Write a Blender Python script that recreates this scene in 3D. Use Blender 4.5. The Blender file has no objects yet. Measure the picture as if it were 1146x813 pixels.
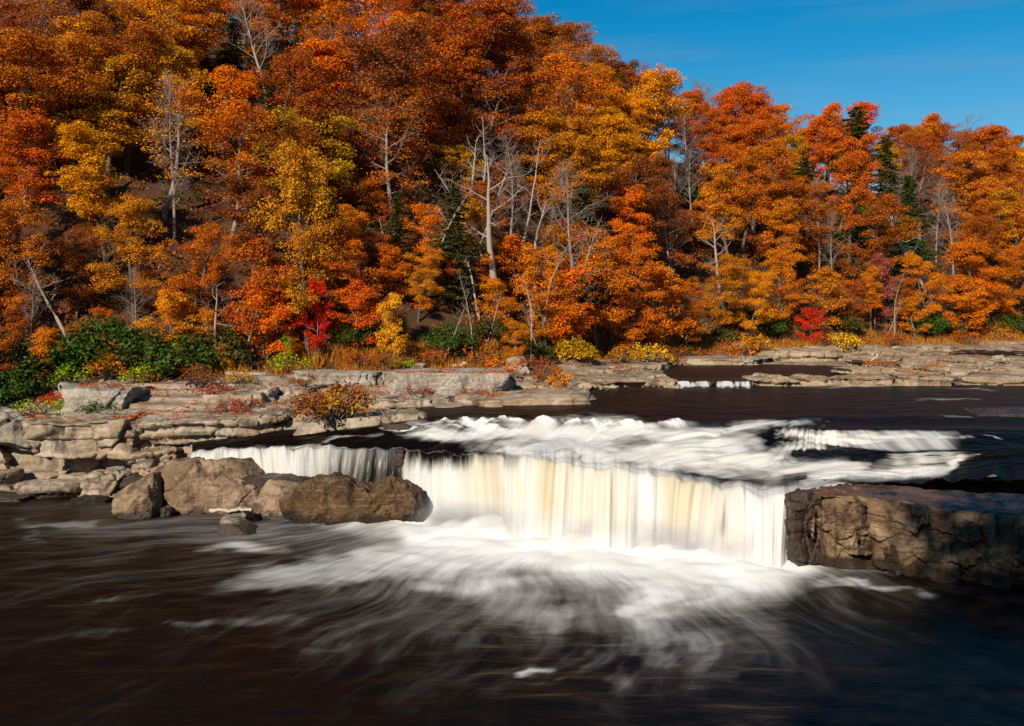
import bpy, bmesh, math, random
import numpy as np
from mathutils import Vector, Matrix, Euler
R = math.radians
scene = bpy.context.scene
COL = scene.collection

# ------------------------------------------------------------------ camera, sky, sun, exposure
F, CX, HY, CAMZ = 1100.0, 573.0, 340.0, 10.0     # focal length in photo pixels, centre column, horizon row, camera height
cam_d = bpy.data.cameras.new('camera'); cam = bpy.data.objects.new('camera', cam_d); COL.objects.link(cam)
cam.location = (0, 0, CAMZ); cam.rotation_euler = (R(90), 0, 0)
cam_d.sensor_width = 36.0; cam_d.lens = 36.0*F/1146.0
cam_d.shift_y = -(406.5-HY)/1146.0
cam_d.clip_start = 0.1; cam_d.clip_end = 5000
scene.camera = cam
SUN_EL, SUN_AZ = 30.0, 208.0                     # azimuth clockwise from +Y (view direction): behind the camera, to the left
world = bpy.data.worlds.new("World"); scene.world = world; world.use_nodes = True
wn, wl = world.node_tree.nodes, world.node_tree.links
wn.clear()
sky = wn.new('ShaderNodeTexSky'); sky.sky_type = 'NISHITA'; sky.sun_disc = False
sky.sun_elevation = R(SUN_EL); sky.sun_rotation = R(SUN_AZ)
sky.air_density = 1.0; sky.dust_density = 0.3; sky.ozone_density = 3.0; sky.altitude = 400
hs = wn.new('ShaderNodeHueSaturation'); hs.inputs['Hue'].default_value = 0.488; hs.inputs['Saturation'].default_value = 1.5; hs.inputs['Value'].default_value = 1.3
tc = wn.new('ShaderNodeTexCoord'); mp = wn.new('ShaderNodeMapping'); mp.inputs['Scale'].default_value = (1.2, 1.2, 14)
nz = wn.new('ShaderNodeTexNoise'); nz.inputs['Scale'].default_value = 1.6; nz.inputs['Detail'].default_value = 7; nz.inputs['Roughness'].default_value = 0.55
rp = wn.new('ShaderNodeValToRGB'); rp.color_ramp.elements[0].position = 0.46; rp.color_ramp.elements[1].position = 0.8
rp.color_ramp.elements[1].color = (0.32, 0.32, 0.32, 1)
mx = wn.new('ShaderNodeMix'); mx.data_type = 'RGBA'; mx.inputs[7].default_value = (3.6, 4.6, 6.0, 1)
bg = wn.new('ShaderNodeBackground'); bg.inputs['Strength'].default_value = 0.055
wo = wn.new('ShaderNodeOutputWorld')
wl.new(tc.outputs['Generated'], mp.inputs['Vector']); wl.new(mp.outputs[0], nz.inputs['Vector']); wl.new(nz.outputs['Fac'], rp.inputs[0])
wl.new(sky.outputs[0], hs.inputs['Color']); wl.new(hs.outputs[0], mx.inputs[6]); wl.new(rp.outputs[0], mx.inputs[0])
wl.new(mx.outputs[2], bg.inputs['Color']); wl.new(bg.outputs[0], wo.inputs[0])
sd = bpy.data.lights.new('sun', 'SUN'); sun = bpy.data.objects.new('sun', sd); COL.objects.link(sun)
sd.energy = 4.8; sd.angle = R(0.5); sd.color = (1.0, 0.89, 0.74)
az = R(SUN_AZ); el = R(SUN_EL)
sdir = Vector((math.sin(az)*math.cos(el), math.cos(az)*math.cos(el), math.sin(el)))
sun.rotation_euler = sdir.to_track_quat('Z', 'Y').to_euler()
scene.view_settings.view_transform = 'Standard'; scene.view_settings.look = 'None'
scene.view_settings.exposure = 0.4; scene.view_settings.gamma = 1.0
try: scene.view_settings.use_curve_mapping = False
except Exception: pass
scene.cycles.max_bounces = 6; scene.cycles.diffuse_bounces = 2; scene.cycles.glossy_bounces = 3
scene.cycles.transmission_bounces = 3; scene.cycles.transparent_max_bounces = 6
scene.cycles.caustics_reflective = False; scene.cycles.caustics_refractive = False

# ------------------------------------------------------------------ noise (numpy)
_rs = np.random.RandomState(7)
PERM = _rs.permutation(512); PERM = np.concatenate([PERM]*3)
GRAD = _rs.normal(size=(512, 3)); GRAD /= np.linalg.norm(GRAD, axis=1)[:, None]
def perlin(p):
    p = np.asarray(p, float); i = np.floor(p).astype(np.int64); f = p-i; i &= 511
    u = f*f*f*(f*(f*6-15)+10); out = 0
    for dx in (0, 1):
        for dy in (0, 1):
            for dz in (0, 1):
                h = PERM[PERM[PERM[(i[:, 0]+dx) & 511]+((i[:, 1]+dy) & 511)] + ((i[:, 2]+dz) & 511)] & 511
                g = GRAD[h]; d = f-np.array([dx, dy, dz])
                w = (u[:, 0] if dx else 1-u[:, 0])*(u[:, 1] if dy else 1-u[:, 1])*(u[:, 2] if dz else 1-u[:, 2])
                out = out+w*(g*d).sum(1)
    return out*1.5
def fbm(p, oct=4, rough=0.5):
    s = 0; a = 1.0; p = np.asarray(p, float)
    for k in range(oct):
        s = s+a*perlin(p+13.7*k); p = p*2.03; a *= rough
    return s
def sstep(a, b, x):
    t = np.clip((x-a)/(b-a), 0, 1); return t*t*(3-2*t)
def interp_cols(px, xs, cols):
    """cols: (ncol, nstation) -> (len(px), nstation)"""
    cols = np.asarray(cols, float); return np.stack([np.interp(px, xs, cols[:, k]) for k in range(cols.shape[1])], 1)

# ------------------------------------------------------------------ mesh + object helpers
def mk_mesh(name, V, faces, smooth=True, mats=(), midx=None, attrs=None):
    """faces: ndarray (M,4) or (M,3), or a list of such arrays"""
    if not isinstance(faces, list): faces = [faces]
    me = bpy.data.meshes.new(name); V = np.asarray(V, np.float32)
    me.vertices.add(len(V)); me.vertices.foreach_set('co', V.ravel())
    tot = np.concatenate([np.full(len(f), f.shape[1], np.int32) for f in faces if len(f)])
    idx = np.concatenate([np.asarray(f, np.int32).ravel() for f in faces if len(f)])
    me.loops.add(len(idx)); me.loops.foreach_set('vertex_index', idx)
    me.polygons.add(len(tot)); st = np.concatenate([[0], np.cumsum(tot)[:-1]]).astype(np.int32)
    me.polygons.foreach_set('loop_start', st)
    try: me.polygons.foreach_set('loop_total', tot)
    except Exception: pass
    me.polygons.foreach_set('use_smooth', np.full(len(tot), smooth, bool))
    for m in mats: me.materials.append(m)
    if midx is not None: me.polygons.foreach_set('material_index', np.asarray(midx, np.int32))
    if attrs:
        for k, a in attrs.items():
            a = np.asarray(a, np.float32)
            if a.ndim == 1:
                at = me.attributes.new(k, 'FLOAT', 'POINT'); at.data.foreach_set('value', a)
            else:
                at = me.attributes.new(k, 'FLOAT_VECTOR', 'POINT'); at.data.foreach_set('vector', a.ravel())
    me.update(calc_edges=True); return me
def link(name, me, parent=None, loc=(0, 0, 0)):
    o = bpy.data.objects.new(name, me); COL.objects.link(o); o.location = loc
    if parent is not None: o.parent = parent
    return o
def tag(o, label=None, cat=None, group=None, kind=None):
    if label: o['label'] = label
    if cat: o['category'] = cat
    if group: o['group'] = group
    if kind: o['kind'] = kind
    return o
def grid_faces(nr, nc):
    i = np.arange(nr*nc).reshape(nr, nc)
    return np.stack([i[:-1, :-1], i[:-1, 1:], i[1:, 1:], i[1:, :-1]], -1).reshape(-1, 4)
def WX(px, D): return (px-CX)/F*D
def WZ(py, D): return CAMZ-D*(py-HY)/F
def PYof(z, D): return HY+F*(CAMZ-z)/D

# ------------------------------------------------------------------ material helpers
def lin(r, g, b):
    f = lambda c: (c/255/12.92) if c/255 <= 0.04045 else ((c/255+0.055)/1.055)**2.4
    return (f(r), f(g), f(b), 1.0)
class NT:
    def __init__(s, name):
        s.m = bpy.data.materials.new(name); s.m.use_nodes = True
        s.n = s.m.node_tree.nodes; s.l = s.m.node_tree.links; s.n.clear()
        s.out = s.n.new('ShaderNodeOutputMaterial')
    def put(s, sock, v):
        if isinstance(v, bpy.types.NodeSocket): s.l.new(v, sock)
        elif v is not None: sock.default_value = v
    def noise(s, vec, scale, detail=4, rough=0.5, dist=0.0, out='Fac'):
        n = s.n.new('ShaderNodeTexNoise'); s.put(n.inputs['Vector'], vec); n.inputs['Scale'].default_value = scale
        n.inputs['Detail'].default_value = detail; n.inputs['Roughness'].default_value = rough; n.inputs['Distortion'].default_value = dist
        return n.outputs[out]
    def vor(s, vec, scale, feature='F1', out='Distance', rand=1.0):
        n = s.n.new('ShaderNodeTexVoronoi'); n.feature = feature; s.put(n.inputs['Vector'], vec); n.inputs['Scale'].default_value = scale
        n.inputs['Randomness'].default_value = rand
        return n.outputs[out]
    def map(s, vec, scale=(1, 1, 1), loc=(0, 0, 0), rot=(0, 0, 0)):
        n = s.n.new('ShaderNodeMapping'); s.put(n.inputs['Vector'], vec); n.inputs['Scale'].default_value = scale
        n.inputs['Location'].default_value = loc; n.inputs['Rotation'].default_value = rot; return n.outputs[0]
    def geo(s, o='Position'): return s.n.new('ShaderNodeNewGeometry').outputs[o]
    def coord(s, o='Object'): return s.n.new('ShaderNodeTexCoord').outputs[o]
    def attr(s, name, o='Fac'):
        n = s.n.new('ShaderNodeAttribute'); n.attribute_name = name; return n.outputs[o]
    def objinfo(s, o='Color'): return s.n.new('ShaderNodeObjectInfo').outputs[o]
    def ramp(s, fac, stops, interp='LINEAR'):
        n = s.n.new('ShaderNodeValToRGB'); s.put(n.inputs[0], fac); cr = n.color_ramp; cr.interpolation = interp
        while len(cr.elements) < len(stops): cr.elements.new(0.5)
        for e, (p, c) in zip(cr.elements, stops):
            e.position = p; e.color = c if isinstance(c, tuple) else (c, c, c, 1)
        return n.outputs[0]
    def mr(s, v, a, b, c=0.0, d=1.0, smooth=False):
        n = s.n.new('ShaderNodeMapRange'); s.put(n.inputs[0], v); n.interpolation_type = 'SMOOTHSTEP' if smooth else 'LINEAR'
        for k, x in zip((1, 2, 3, 4), (a, b, c, d)): s.put(n.inputs[k], x)
        return n.outputs[0]
    def math(s, op, a, b=None, c=None):
        n = s.n.new('ShaderNodeMath'); n.operation = op; s.put(n.inputs[0], a)
        if b is not None: s.put(n.inputs[1], b)
        if c is not None: s.put(n.inputs[2], c)
        return n.outputs[0]
    def mix(s, fac, a, b, mode='MIX'):
        n = s.n.new('ShaderNodeMix'); n.data_type = 'RGBA'; n.blend_type = mode; s.put(n.inputs[0], fac); s.put(n.inputs[6], a); s.put(n.inputs[7], b)
        return n.outputs[2]
    def sep(s, v):
        n = s.n.new('ShaderNodeSeparateXYZ'); s.put(n.inputs[0], v); return n.outputs
    def comb(s, x, y, z):
        n = s.n.new('ShaderNodeCombineXYZ'); s.put(n.inputs[0], x); s.put(n.inputs[1], y); s.put(n.inputs[2], z); return n.outputs[0]
    def bump(s, h, strength=0.5, dist=0.1, normal=None):
        n = s.n.new('ShaderNodeBump'); s.put(n.inputs['Height'], h); n.inputs['Strength'].default_value = strength
        n.inputs['Distance'].default_value = dist
        if normal is not None: s.l.new(normal, n.inputs['Normal'])
        return n.outputs[0]
    def bsdf(s, color, rough=0.8, spec=0.3, normal=None, coat=0.0):
        n = s.n.new('ShaderNodeBsdfPrincipled'); s.put(n.inputs['Base Color'], color); s.put(n.inputs['Roughness'], rough)
        s.put(n.inputs['Specular IOR Level'], spec); s.put(n.inputs['Coat Weight'], coat)
        if normal is not None: s.l.new(normal, n.inputs['Normal'])
        return n.outputs[0]
    def mixsh(s, fac, a, b):
        n = s.n.new('ShaderNodeMixShader'); s.put(n.inputs[0], fac); s.l.new(a, n.inputs[1]); s.l.new(b, n.inputs[2]); return n.outputs[0]
    def finish(s, sh): s.l.new(sh, s.out.inputs[0]); return s.m

def rock_color(t, P, c1, c2, c3, stain, lichen=0.4, scale=1.0, sth=0.52):
    """shared recipe: three-tone mottled rock with horizontal bedding, dark stains, pale lichen; returns colour, bump height"""
    n1 = t.noise(P, 0.55*scale, 5, 0.6, 0.4)
    bed = t.noise(t.map(P, (0.35, 0.35, 3.2)), 1.0*scale, 5, 0.62)
    fine = t.noise(P, 7*scale, 6, 0.7)
    col = t.mix(t.mr(n1, 0.35, 0.65, smooth=True), c1, c2)
    col = t.mix(t.mr(bed, 0.48, 0.68, smooth=True), col, c3)
    col = t.mix(t.mr(fine, 0.3, 0.75, 0.0, 1.0), t.mix(0.45, col, (0.015, 0.012, 0.01, 1)), col)
    st = t.noise(t.map(P, (1.1, 1.1, 0.35)), 0.9*scale, 6, 0.65)
    col = t.mix(t.mr(st, sth, sth+0.12, 0, 0.88, smooth=True), col, stain)
    li = t.noise(P, 3.1*scale, 5, 0.65); col = t.mix(t.mr(li, 0.58, 0.66, 0, lichen, smooth=True), col, (0.42, 0.40, 0.35, 1))
    cr = t.vor(t.map(P, (1, 1, 1.7)), 1.3*scale, 'DISTANCE_TO_EDGE')
    wob = t.noise(P, 2.5*scale, 4)
    crack = t.mr(t.math('ADD', cr, t.math('MULTIPLY', wob, 0.05)), 0.025, 0.06, 0, 1)
    h = t.math('ADD', t.math('MULTIPLY', fine, 0.5), t.math('MULTIPLY', bed, 0.8))
    h = t.math('ADD', h, t.math('MULTIPLY', t.noise(P, 2.4*scale, 7, 0.62), 1.2))
    return col, h, crack

def mat_rock(name, c1, c2, c3, stain, lichen=0.4, wet=None, rough=0.85, scale=1.0, bump=0.6, moss=None, sth=0.52):
    t = NT(name); P = t.geo()
    col, h, crack = rock_color(t, P, c1, c2, c3, stain, lichen, scale, sth)
    rg = rough
    if moss is not None:      # moss/algae patches, a stain with its own outline
        mm = t.mr(t.math('ADD', t.noise(P, 0.8, 6, 0.7, 0.6), moss[1]), 0.5, 0.6, smooth=True); col = t.mix(mm, col, t.mix(t.noise(P, 14, 3), moss[0], tuple(x*2.6 for x in moss[0][:3])+(1,)))
    if wet is not None:       # waterline: (height, softness)
        z = t.sep(P)[2]; wn_ = t.math('ADD', z, t.math('MULTIPLY', t.math('SUBTRACT', t.noise(P, 1.3, 4), 0.5), wet[1]*2.2))
        wm = t.mr(wn_, wet[0]-wet[1]*0.25, wet[0]+wet[1]*0.25, 1, 0)
        col = t.mix(wm, col, t.mix(0.86, col, (0.012, 0.007, 0.003, 1))); rg = t.mr(wm, 0, 1, rough, 0.35)
    return t.finish(t.bsdf(col, rg, 0.3, t.bump(h, bump, 0.16)))

M = {}
M['ledge'] = mat_rock('ledge_rock', (0.23, 0.165, 0.11, 1), (0.50, 0.41, 0.30, 1), (0.40, 0.25, 0.125, 1), (0.055, 0.042, 0.034, 1), 0.55)
M['grey'] = mat_rock('grey_rock', (0.31, 0.26, 0.20, 1), (0.50, 0.44, 0.355, 1), (0.31, 0.23, 0.15, 1), (0.13, 0.11, 0.09, 1), 0.6, scale=1.5)
M['tan'] = mat_rock('tan_rock', (0.20, 0.125, 0.065, 1), (0.40, 0.275, 0.165, 1), (0.17, 0.11, 0.065, 1), (0.07, 0.042, 0.025, 1), 0.25, wet=(0.22, 0.5), scale=1.1, bump=0.7, sth=0.49)
M['pale'] = mat_rock('pale_rock', (0.37, 0.28, 0.19, 1), (0.46, 0.37, 0.27, 1), (0.30, 0.21, 0.14, 1), (0.16, 0.11, 0.07, 1), 0.4, wet=(0.45, 0.4), scale=1.8)
M['brown'] = mat_rock('brown_rock', (0.11, 0.058, 0.02, 1), (0.19, 0.105, 0.04, 1), (0.26, 0.17, 0.085, 1), (0.05, 0.026, 0.010, 1), 0.12, wet=(0.5, 0.5), scale=2.0, bump=0.9, sth=0.47)
M['shore'] = mat_rock('shore_rock', (0.31, 0.205, 0.12, 1), (0.50, 0.385, 0.26, 1), (0.23, 0.145, 0.08, 1), (0.10, 0.065, 0.04, 1), 0.3)
M['block'] = mat_rock('block_rock', (0.15, 0.085, 0.04, 1), (0.46, 0.31, 0.17, 1), (0.20, 0.115, 0.055, 1), (0.03, 0.018, 0.011, 1), 0.10, wet=(0.55, 0.5), scale=1.6, bump=0.9, sth=0.47)
M['wet'] = mat_rock('wet_rock', (0.035, 0.022, 0.014, 1), (0.07, 0.042, 0.026, 1), (0.10, 0.045, 0.022, 1), (0.012, 0.008, 0.006, 1), 0.03, rough=0.3, scale=2)
def mat_bark(name, c1, c2):
    t = NT(name); P = t.coord(); n = t.noise(t.map(P, (5, 5, 1.1)), 1.6, 6, 0.7)
    return t.finish(t.bsdf(t.mix(n, c1, c2), 0.9, 0.2, t.bump(n, 0.6, 0.05)))
M['bark'] = mat_bark('bark', (0.045, 0.033, 0.026, 1), (0.17, 0.13, 0.10, 1))
M['bark_pale'] = mat_bark('pale_bark', (0.20, 0.155, 0.12, 1), (0.44, 0.36, 0.29, 1))
M['bark_grey'] = mat_bark('grey_bark', (0.14, 0.105, 0.085, 1), (0.34, 0.27, 0.23, 1))
M['drift'] = mat_bark('driftwood', (0.36, 0.27, 0.19, 1), (0.58, 0.47, 0.36, 1))
def mat_leaf(name, hv=0.05, vv=0.9, trans=0.25, rough=0.6):
    t = NT(name); v = t.attr('var', 'Vector'); sx, sy, sz = t.sep(v)[:3]; c = t.objinfo('Color')
    h = t.n.new('ShaderNodeHueSaturation'); t.put(h.inputs['Color'], c)
    t.put(h.inputs['Hue'], t.mr(sx, 0, 1, 0.5-hv, 0.5+hv)); t.put(h.inputs['Value'], t.mr(sy, 0, 1, 1-vv*0.55, 1+vv*0.55))
    col = h.outputs[0]
    b = t.bsdf(col, rough, 0.12)
    tr = t.n.new('ShaderNodeBsdfTranslucent'); t.put(tr.inputs[0], col)
    return t.finish(t.mixsh(trans, b, tr.outputs[0]))
M['leaf'] = mat_leaf('autumn_leaf', 0.015, 0.85)
M['needle'] = mat_leaf('needle', 0.02, 0.8, 0.1)
M['greenleaf'] = mat_leaf('green_leaf', 0.03, 0.9, 0.2, 0.42)

# ================================================================== TERRAIN (far bank + wooded hill)
TX = [-170, 50, 150, 215, 250, 350, 450, 550, 620, 670, 740, 757, 842, 850, 930, 980, 1146, 1350]
TD = [  # eight stations (D) per column
 [48, 52, 54, 56, 58, 60, 61, 62], [51, 52.5, 55.5, 56, 58, 59.5, 60.5, 61.5], [48, 50.5, 54, 54.5, 57, 59.5, 61, 62.5],
 [49, 50.8, 51.6, 52.5, 55.5, 59, 62, 64], [50, 52, 52.5, 53.5, 56.5, 60, 63, 65], [50.5, 52.2, 52.8, 55, 59, 62, 64, 66],
 [50, 51.8, 54, 59, 61.5, 63, 65, 67], [52.5, 54.2, 57, 60, 63, 65, 67, 69], [56, 58, 60, 63, 67, 70, 73, 77],
 [62, 64, 66, 68, 73, 77, 80, 83], [64, 66, 68, 71, 76, 82, 86, 90], [64, 66, 68, 72, 80, 88, 92, 96],
 [64, 66, 68, 72, 80, 88, 94, 99], [64.5, 67, 69, 71, 82, 88, 96, 101], [65, 67.3, 69, 71, 79, 87, 98, 104],
 [65, 67.3, 69, 73, 81, 90, 100, 108], [66, 68, 70, 75, 84, 94, 108, 116], [66, 68, 70, 75, 84, 94, 108, 118]]
TZ = [
 [-1, -.3, .8, 3, 4.6, 5.4, 5.6, 5.8], [-.8, .15, .8, 3.3, 4.5, 5.2, 5.6, 5.9], [-1, .1, 1.1, 3.1, 4.3, 4.8, 5.3, 5.8],
 [-1, 1.2, 2.3, 3.1, 4.1, 4.8, 5.4, 5.8], [.2, 2.6, 3.1, 3.6, 4.35, 5.0, 5.6, 5.9], [1.8, 3.2, 3.5, 4.0, 4.6, 5.0, 5.4, 5.7],
 [3.0, 3.8, 3.95, 4.15, 4.6, 5.2, 5.55, 5.8], [3.3, 4.05, 4.25, 4.4, 4.7, 5.2, 5.5, 5.8], [3.6, 4.25, 4.45, 4.6, 4.9, 5.2, 5.5, 5.8],
 [3.9, 4.35, 4.45, 4.75, 5.05, 5.2, 5.5, 5.8], [3.9, 4.35, 4.8, 4.9, 5.0, 5.2, 5.5, 5.8], [3.8, 3.9, 4.3, 4.4, 4.4, 4.6, 5.2, 5.8],
 [3.8, 3.9, 4.3, 4.4, 4.4, 4.6, 5.2, 5.8], [4, 4.5, 4.95, 4.5, 4.4, 4.95, 5.3, 5.8], [4, 4.55, 4.95, 4.55, 4.5, 4.95, 5.25, 5.8],
 [4, 4.55, 4.9, 4.9, 5.0, 5.1, 5.3, 5.8], [4, 4.55, 4.85, 4.95, 5.0, 5.0, 5.4, 5.8], [4, 4.55, 4.85, 4.95, 5.0, 5.0, 5.4, 5.8]]
HX = [-170, 0, 300, 450, 560, 640, 740, 850, 900, 1050, 1146, 1350]      # hill: skyline rows reached by 15 m trees on the ridge
HTOP = [-95, -85, -68, -40, 0, 34, 90, 112, 126, 138, 152, 170]
HLEN = 62.0
def bankD(px): return np.interp(px, TX, [r[-1] for r in TD])
def hill_z(px, D):
    Db = bankD(px); Dr = Db+HLEN
    zr = (HY-np.interp(px, HX, HTOP))/F*Dr+CAMZ-13.0
    s = np.clip((D-Db)/HLEN, 0, 1); z = 5.8+(zr-5.8)*(1-(1-s)**1.35)
    return z-np.clip(D-Dr, 0, 400)*0.06
def smooth_bank_z(px, D):
    px = np.atleast_1d(np.asarray(px, float)); D = np.atleast_1d(np.asarray(D, float))
    cd = interp_cols(px, TX, TD); cz = interp_cols(px, TX, TZ); z = np.empty(len(px))
    for k in range(7):
        m = (D >= cd[:, k])
        t = np.clip((D-cd[:, k])/(cd[:, k+1]-cd[:, k]), 0, 1)
        z = np.where(m, cz[:, k]*(1-t)+cz[:, k+1]*t, z if k else cz[:, 0])
    return np.where(D > cd[:, 7], hill_z(px, D), z)
def terrain_z(px, D):
    """surface with bedding-plane terraces on the rocky part; returns z, rockiness"""
    px = np.atleast_1d(np.asarray(px, float)); D = np.atleast_1d(np.asarray(D, float))
    z = smooth_bank_z(px, D); X = WX(px, D); Db = bankD(px)
    rocky = 1-sstep(-3.0, 0.5, D-Db+fbm(np.stack([X*0.25, D*0.25, X*0], 1), 3)*2.0)
    n = fbm(np.stack([X*0.12, D*0.3, X*0+3], 1), 4)*0.55
    zz = z+n*0.5; step = 0.30
    q = zz/step; fr = q-np.floor(q); terr = (np.floor(q)+sstep(0.72, 0.98, fr))*step
    zt = terr*0.85+zz*0.15
    zt = zt+fbm(np.stack([X*1.3, D*1.3, X*0+9], 1), 4)*0.045
    hill = z+fbm(np.stack([X*0.15, D*0.15, X*0], 1), 3)*0.5
    return zt*rocky+hill*(1-rocky), rocky
def build_terrain():
    px = np.arange(-170, 1331, 1.4); cd = interp_cols(px, TX, TD); rows = []
    nsub = [14, 34, 44, 44, 60, 50, 34]
    for k in range(7):
        for j in range(nsub[k]): t = j/nsub[k]; rows.append(cd[:, k]*(1-t)+cd[:, k+1]*t)
    Db = cd[:, 7]
    for j in range(46): rows.append(Db+HLEN*1.1*(j/45)**1.1)
    for e in (90, 140, 230, 380, 700): rows.append(Db+e)
    Dm = np.array(rows); nr, nc = Dm.shape; PX = np.tile(px, (nr, 1))
    z, rk = terrain_z(PX.ravel(), Dm.ravel())
    V = np.stack([WX(PX.ravel(), Dm.ravel()), Dm.ravel(), z], 1)
    t = NT('bank_ground'); P = t.geo()
    col, h, crack = rock_color(t, P, (0.29, 0.20, 0.12, 1), (0.48, 0.37, 0.25, 1), (0.24, 0.155, 0.09, 1), (0.08, 0.052, 0.03, 1), 0.4)
    pt = t.noise(P, 0.35, 3)                                  # grey rock to the left, warm rock upstream
    col = t.mix(t.mr(t.sep(P)[0], -4, 4, 0.6, 0.0), col, t.mix(0.4, col, (0.27, 0.23, 0.185, 1)))
    litter = t.mix(t.noise(P, 9, 5, 0.8), (0.035, 0.014, 0.006, 1), (0.17, 0.065, 0.02, 1))
    soil = t.mix(t.noise(P, 0.9, 4), litter, (0.045, 0.03, 0.018, 1))
    rf = t.mr(t.math('ADD', t.attr('rocky'), t.math('MULTIPLY', t.math('SUBTRACT', t.noise(P, 1.2, 5, 0.7), 0.5), 0.9)), 0.42, 0.62, smooth=True)
    patch = t.mr(t.noise(P, 0.7, 6, 0.75), 0.60, 0.66, 0, 0.8, smooth=True)
    col = t.mix(t.math('MULTIPLY', patch, 0.8), col, litter)
    mt = t.finish(t.bsdf(t.mix(rf, soil, col), 0.9, 0.2, t.bump(h, 0.7, 0.15)))
    o = link('far_bank_terrain', mk_mesh('far_bank_terrain', V, grid_faces(nr, nc), mats=[mt], attrs={'rocky': rk}))
    tag(o, kind='structure')
build_terrain()
def ground_at(px, D):
    z, r = terrain_z([px], [D]); return float(z[0])

# near bank behind the camera (the viewer's side of the gorge)
def build_near_bank():
    xs = np.linspace(-70, 70, 141); ys = np.linspace(-60, 4.5, 66); Xg, Yg = np.meshgrid(xs, ys)
    z = 8.0-9.5*sstep(0.5, 4.0, Yg)+fbm(np.stack([Xg.ravel()*0.2, Yg.ravel()*0.2, Xg.ravel()*0], 1), 4).reshape(Xg.shape)*0.5
    o = link('near_bank_terrain', mk_mesh('near_bank_terrain', np.stack([Xg.ravel(), Yg.ravel(), z.ravel()], 1), grid_faces(*Xg.shape), mats=[M['block']]))
    tag(o, kind='structure')
build_near_bank()

# ================================================================== WATER
def strokes(px, py, S, wy=1.0):
    """soft brush strokes (x0,y0,x1,y1,half_width_start,half_width_end,strength) -> 0..1"""
    out = np.zeros(len(px)); q_ = np.stack([px*0.018, py*0.07, px*0], 1); q2_ = np.stack([px*0.06, py*0.2, px*0+5], 1)
    px = px+fbm(q_, 3)*30+fbm(q2_, 2)*8; py = py+(fbm(q_+9, 3)*7+fbm(q2_+9, 2)*2.0)*wy
    for (x0, y0, x1, y1, w0, w1, s) in S:
        dx, dy = x1-x0, y1-y0; L = dx*dx+dy*dy+1e-6; t = np.clip(((px-x0)*dx+(py-y0)*dy)/L, 0, 1)
        ww = w0+(w1-w0)*t; ax = 1.0
        d = np.hypot((px-x0-dx*t)*ax, py-y0-dy*t)/ww
        fade = 0.08+0.92*np.sin(np.pi*np.clip(t, 0, 1))**0.55; out = 1-(1-out)*(1-s*fade*np.exp(-d*d*1.2))
    return out
def mat_water(name, streak, amp=0.9, wa_=0.57, fall=False, lo=0.38, hi=0.72, spec=0.42, dark=(0.007, 0.0042, 0.0023, 1), rip=0.3):
    """dark tannin water with white long-drawn foam; 'foam' is where air is whipped in, 'flow' (x across, y along the current)"""
    t = NT(name); fl = t.attr('flow', 'Vector'); foam = t.attr('foam'); P = t.geo()
    s1 = t.noise(t.map(fl, streak[0]), 1, 5, 0.6, 0.25)
    s2 = t.noise(t.map(fl, streak[1], (3, 7, 1)), 1, 4, 0.6, 0.15)
    s3 = t.noise(t.map(fl, streak[2], (9, 2, 4)), 1, 4, 0.55, 0.3)
    s = t.math('ADD', t.math('MULTIPLY', s1, 0.38), t.math('ADD', t.math('MULTIPLY', s2, 0.27), t.math('MULTIPLY', s3, 0.35)))
    k = t.math('ADD', foam, t.math('MULTIPLY', t.math('SUBTRACT', s, 0.5), amp*2.0))
    k = t.mr(k, lo, hi, smooth=True)
    k = t.math('MULTIPLY', k, t.mr(foam, 0.02, 0.3, 0, 1))
    k = t.math('MULTIPLY', k, t.mr(foam, 0.1, 0.85, 0.55, 1.0))
    amber = t.attr('amber')
    white = t.mix(t.math('MULTIPLY', amber, t.mr(s3, 0.35, 0.6)), (wa_, wa_, wa_*.98, 1), (0.47, 0.38, 0.225, 1))
    white = t.mix(t.math('MULTIPLY', t.mr(s2, 0.35, 0.62, 0.35, 0), t.mr(foam, 0.95, 1.3, 1, 0.1)), white, (wa_*.85, wa_*.8, wa_*.7, 1))
    fo = t.bsdf(white, 0.55, 0.2, t.bump(s, 0.35, 0.12))
    bn = t.bump(t.math('ADD', s1, t.math('MULTIPLY', t.noise(t.map(P, (0.5, 1.6, 1)), 2.0, 4), rip)), 0.6, 0.14)
    dk = t.n.new('ShaderNodeBsdfDiffuse'); t.put(dk.inputs[0], t.mix(t.noise(t.map(fl, streak[0]), 0.7, 3), (0.0018, 0.0014, 0.001, 1), dark))
    gl = t.n.new('ShaderNodeBsdfGlossy'); gl.inputs['Roughness'].default_value = 0.28; gl.inputs['Color'].default_value = (1, .9, .76, 1); t.l.new(bn, gl.inputs['Normal'])
    fr = t.n.new('ShaderNodeFresnel'); fr.inputs[0].default_value = 1.33; t.l.new(bn, fr.inputs['Normal'])
    wa = t.mixsh(t.math('MULTIPLY', fr.outputs[0], spec), dk.outputs[0], gl.outputs[0])
    return t.finish(t.mixsh(k, wa, fo))
M['pool'] = mat_water('pool_water', wa_=0.84, streak=((6, 0.14, 1), (24, 0.35, 1), (2.4, 0.08, 1)), amp=0.75, lo=0.12, hi=0.92)
M['rapid'] = mat_water('rapids_water', wa_=0.66, streak=((1.3, 0.10, 1), (4.5, 0.2, 1), (0.6, 0.07, 1)), amp=0.7, lo=0.15, hi=0.95, spec=0.30, dark=(0.003, 0.0022, 0.002, 1), rip=1.1)
M['fall'] = mat_water('falling_water', ((1.5, 0.05, 1), (4.6, 0.10, 1), (0.45, 0.04, 1)), 0.6, fall=True)

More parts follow.
